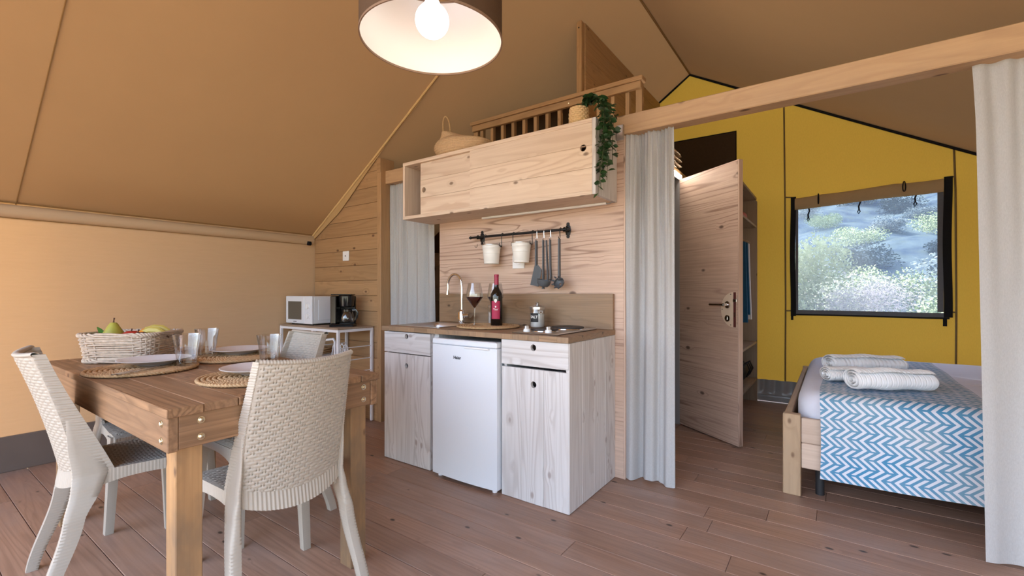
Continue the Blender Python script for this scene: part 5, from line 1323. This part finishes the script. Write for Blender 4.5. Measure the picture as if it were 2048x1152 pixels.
lo = bpy.data.objects.new('bulb_light', lt); COL.objects.link(lo); lo.location = (LX, LY, LZ+.075); lo.visible_camera = False if 0 else True
bpy.data.objects['bulb'].visible_shadow = True

# ------------------------------------------------------------------ hillside and bushes outside the window
def hill_mat():
    m, nt, N, L, b = mat_new('scrub_hillside')
    tc = N.new('ShaderNodeTexCoord')
    n = N.new('ShaderNodeTexNoise'); n.inputs['Scale'].default_value = .55; n.inputs['Detail'].default_value = 9; n.inputs['Roughness'].default_value = .7; L.new(tc.outputs['Object'], n.inputs['Vector'])
    v = N.new('ShaderNodeTexVoronoi'); v.inputs['Scale'].default_value = 1.6; L.new(tc.outputs['Object'], v.inputs['Vector'])
    c = mix_n(N, L, ramp_n(N, L, n.outputs['Fac'], [(.40, 0), (.60, 1)]), (.028, .045, .070), (.085, .115, .125))
    c = mix_n(N, L, ramp_n(N, L, v.outputs['Distance'], [(.1, .6), (.5, 0)]), c, (.06, .08, .075))
    L.new(c, b.inputs['Base Color']); b.inputs['Roughness'].default_value = 1; b.inputs['Specular IOR Level'].default_value = 0
    return m
def hillf(u, v):
    x = -45+90*u; y_ = 6.2+75*v**1.3; d = y_-6.2
    return (x, y_, -.40 + .10*d + .0052*d*d + .35*sin(.5*x+.3*y_) + .2*sin(1.3*x-.9*y_)*min(1, d/6))
def hill_z(x, y_): d = y_-6.2; return -.40 + .10*d + .0052*d*d + .35*sin(.5*x+.3*y_) + .2*sin(1.3*x-.9*y_)*min(1, d/6)
struct(MB().sheet(hillf, 90, 70).build('hill', hill_mat(), None, 60))
def bush_mesh(name, n, leaf, mat, seed, twiggy=False):
    rg = random.Random(seed); g = MB(); blobs = [(rg.uniform(-.55, .55), rg.uniform(-.5, .5), rg.uniform(.35, 1.0), rg.uniform(.28, .5)) for _ in range(9)]
    for i in range(n):
        bx_, by_, bz_, br_ = rg.choice(blobs)
        d = Vector((rg.gauss(0, 1), rg.gauss(0, 1), rg.gauss(0, 1))).normalized() * br_ * rg.random()**.3
        p = Vector((bx_, by_, bz_)) + d
        if p.z < .02: continue
        a = Vector((rg.gauss(0, 1), rg.gauss(0, 1), rg.gauss(.4, 1))).normalized(); b_ = a.orthogonal().normalized(); s = leaf*rg.uniform(.6, 1.3)
        w_ = .38 if not twiggy else .05; s2 = s if not twiggy else s*1.5
        v = [g.bm.verts.new(p), g.bm.verts.new(p+a*s2*.5+b_*s2*w_), g.bm.verts.new(p+a*s2), g.bm.verts.new(p+a*s2*.5-b_*s2*w_)]
        g.bm.faces.new(v)
    return g.mesh(name, mat, 0, fix=False)
def leafmat(name, c): return plain(name, c, .6, noise=.35, nscale=5)
mo1, mo2, mo3 = leafmat('pale_olive_leaf', (.42, .46, .30)), leafmat('green_leaf_mass', (.27, .33, .17)), leafmat('grey_twig', (.33, .30, .30))
mo4 = leafmat('dark_scrub_leaf', (.10, .13, .13))
bm_o = [bush_mesh('foliage', 5200, .050, mo1, 1), bush_mesh('foliage', 5200, .050, mo1, 2), bush_mesh('foliage', 5200, .045, mo2, 3), bush_mesh('twigs', 9000, .05, mo3, 4, True), bush_mesh('foliage', 3000, .08, mo4, 5)]
rg = random.Random(5)
spots = [(-.95, 10.6, 0, 1.25), (.55, 9.3, 1, .62), (-.15, 8.3, 2, .42), (1.45, 8.4, 0, .50), (.62, 8.1, 1, .34), (1.85, 10.2, 2, .85), (.35, 11.6, 3, .95), (2.0, 12.9, 0, 1.15), (-.35, 14.2, 1, 1.0), (-.62, 8.9, 1, .38), (1.0, 13.9, 2, .8)]
names = {0: 'pale silvery olive bush just outside the window', 1: 'pale silvery olive bush just outside the window', 2: 'low green bush just outside the window', 3: 'bare grey twiggy bush in the middle of the window view'}
for (x, y_, k, s) in spots:
    o = inst('bush', bm_o[k], None, (x, y_, hill_z(x, y_)-.1*s), (0, 0, rg.uniform(0, 6))); s *= 1.22; o.scale = (s, s, s)
    tag(o, names[k], 'bush', {0: 'pale bushes outside', 1: 'pale bushes outside', 2: 'green bushes outside', 3: None}[k])
seen = []
for i in range(260):
    y_ = rg.uniform(16, 46); x = rg.uniform(-.12, .22)*y_
    if any((x-a)**2+(y_-b)**2 < 2.5**2 for a, b in seen): continue
    seen.append((x, y_))
    o = inst('bush', bm_o[4 if rg.random() < .75 else 2], None, (x, y_, hill_z(x, y_)-.2), (0, 0, rg.uniform(0, 6))); s = rg.uniform(.7, 1.15); o.scale = (s*1.2, s*1.2, s*.8)
    tag(o, 'dark scrub bush far up the hillside beyond the window', 'bush', 'scrub on the hillside')

# unseen hut-shaped block, added only to shade the rear of the left wall
ht = thing('sun_blocker', 'unseen hut-shaped block added to shade the left tent wall', 'sun blocker', (-6.25, 4.05, -.32))
MB().box(-1.0, 1.0, -3.4, 4.0, 0, 3.6, bev=.02).build('walls', W('bed', 'z'), ht)
MB().prism([(-1.25, 3.55), (1.25, 3.55), (0, 4.5)], -3.6, 4.2, 'y').build('roof', M['alu'], ht)
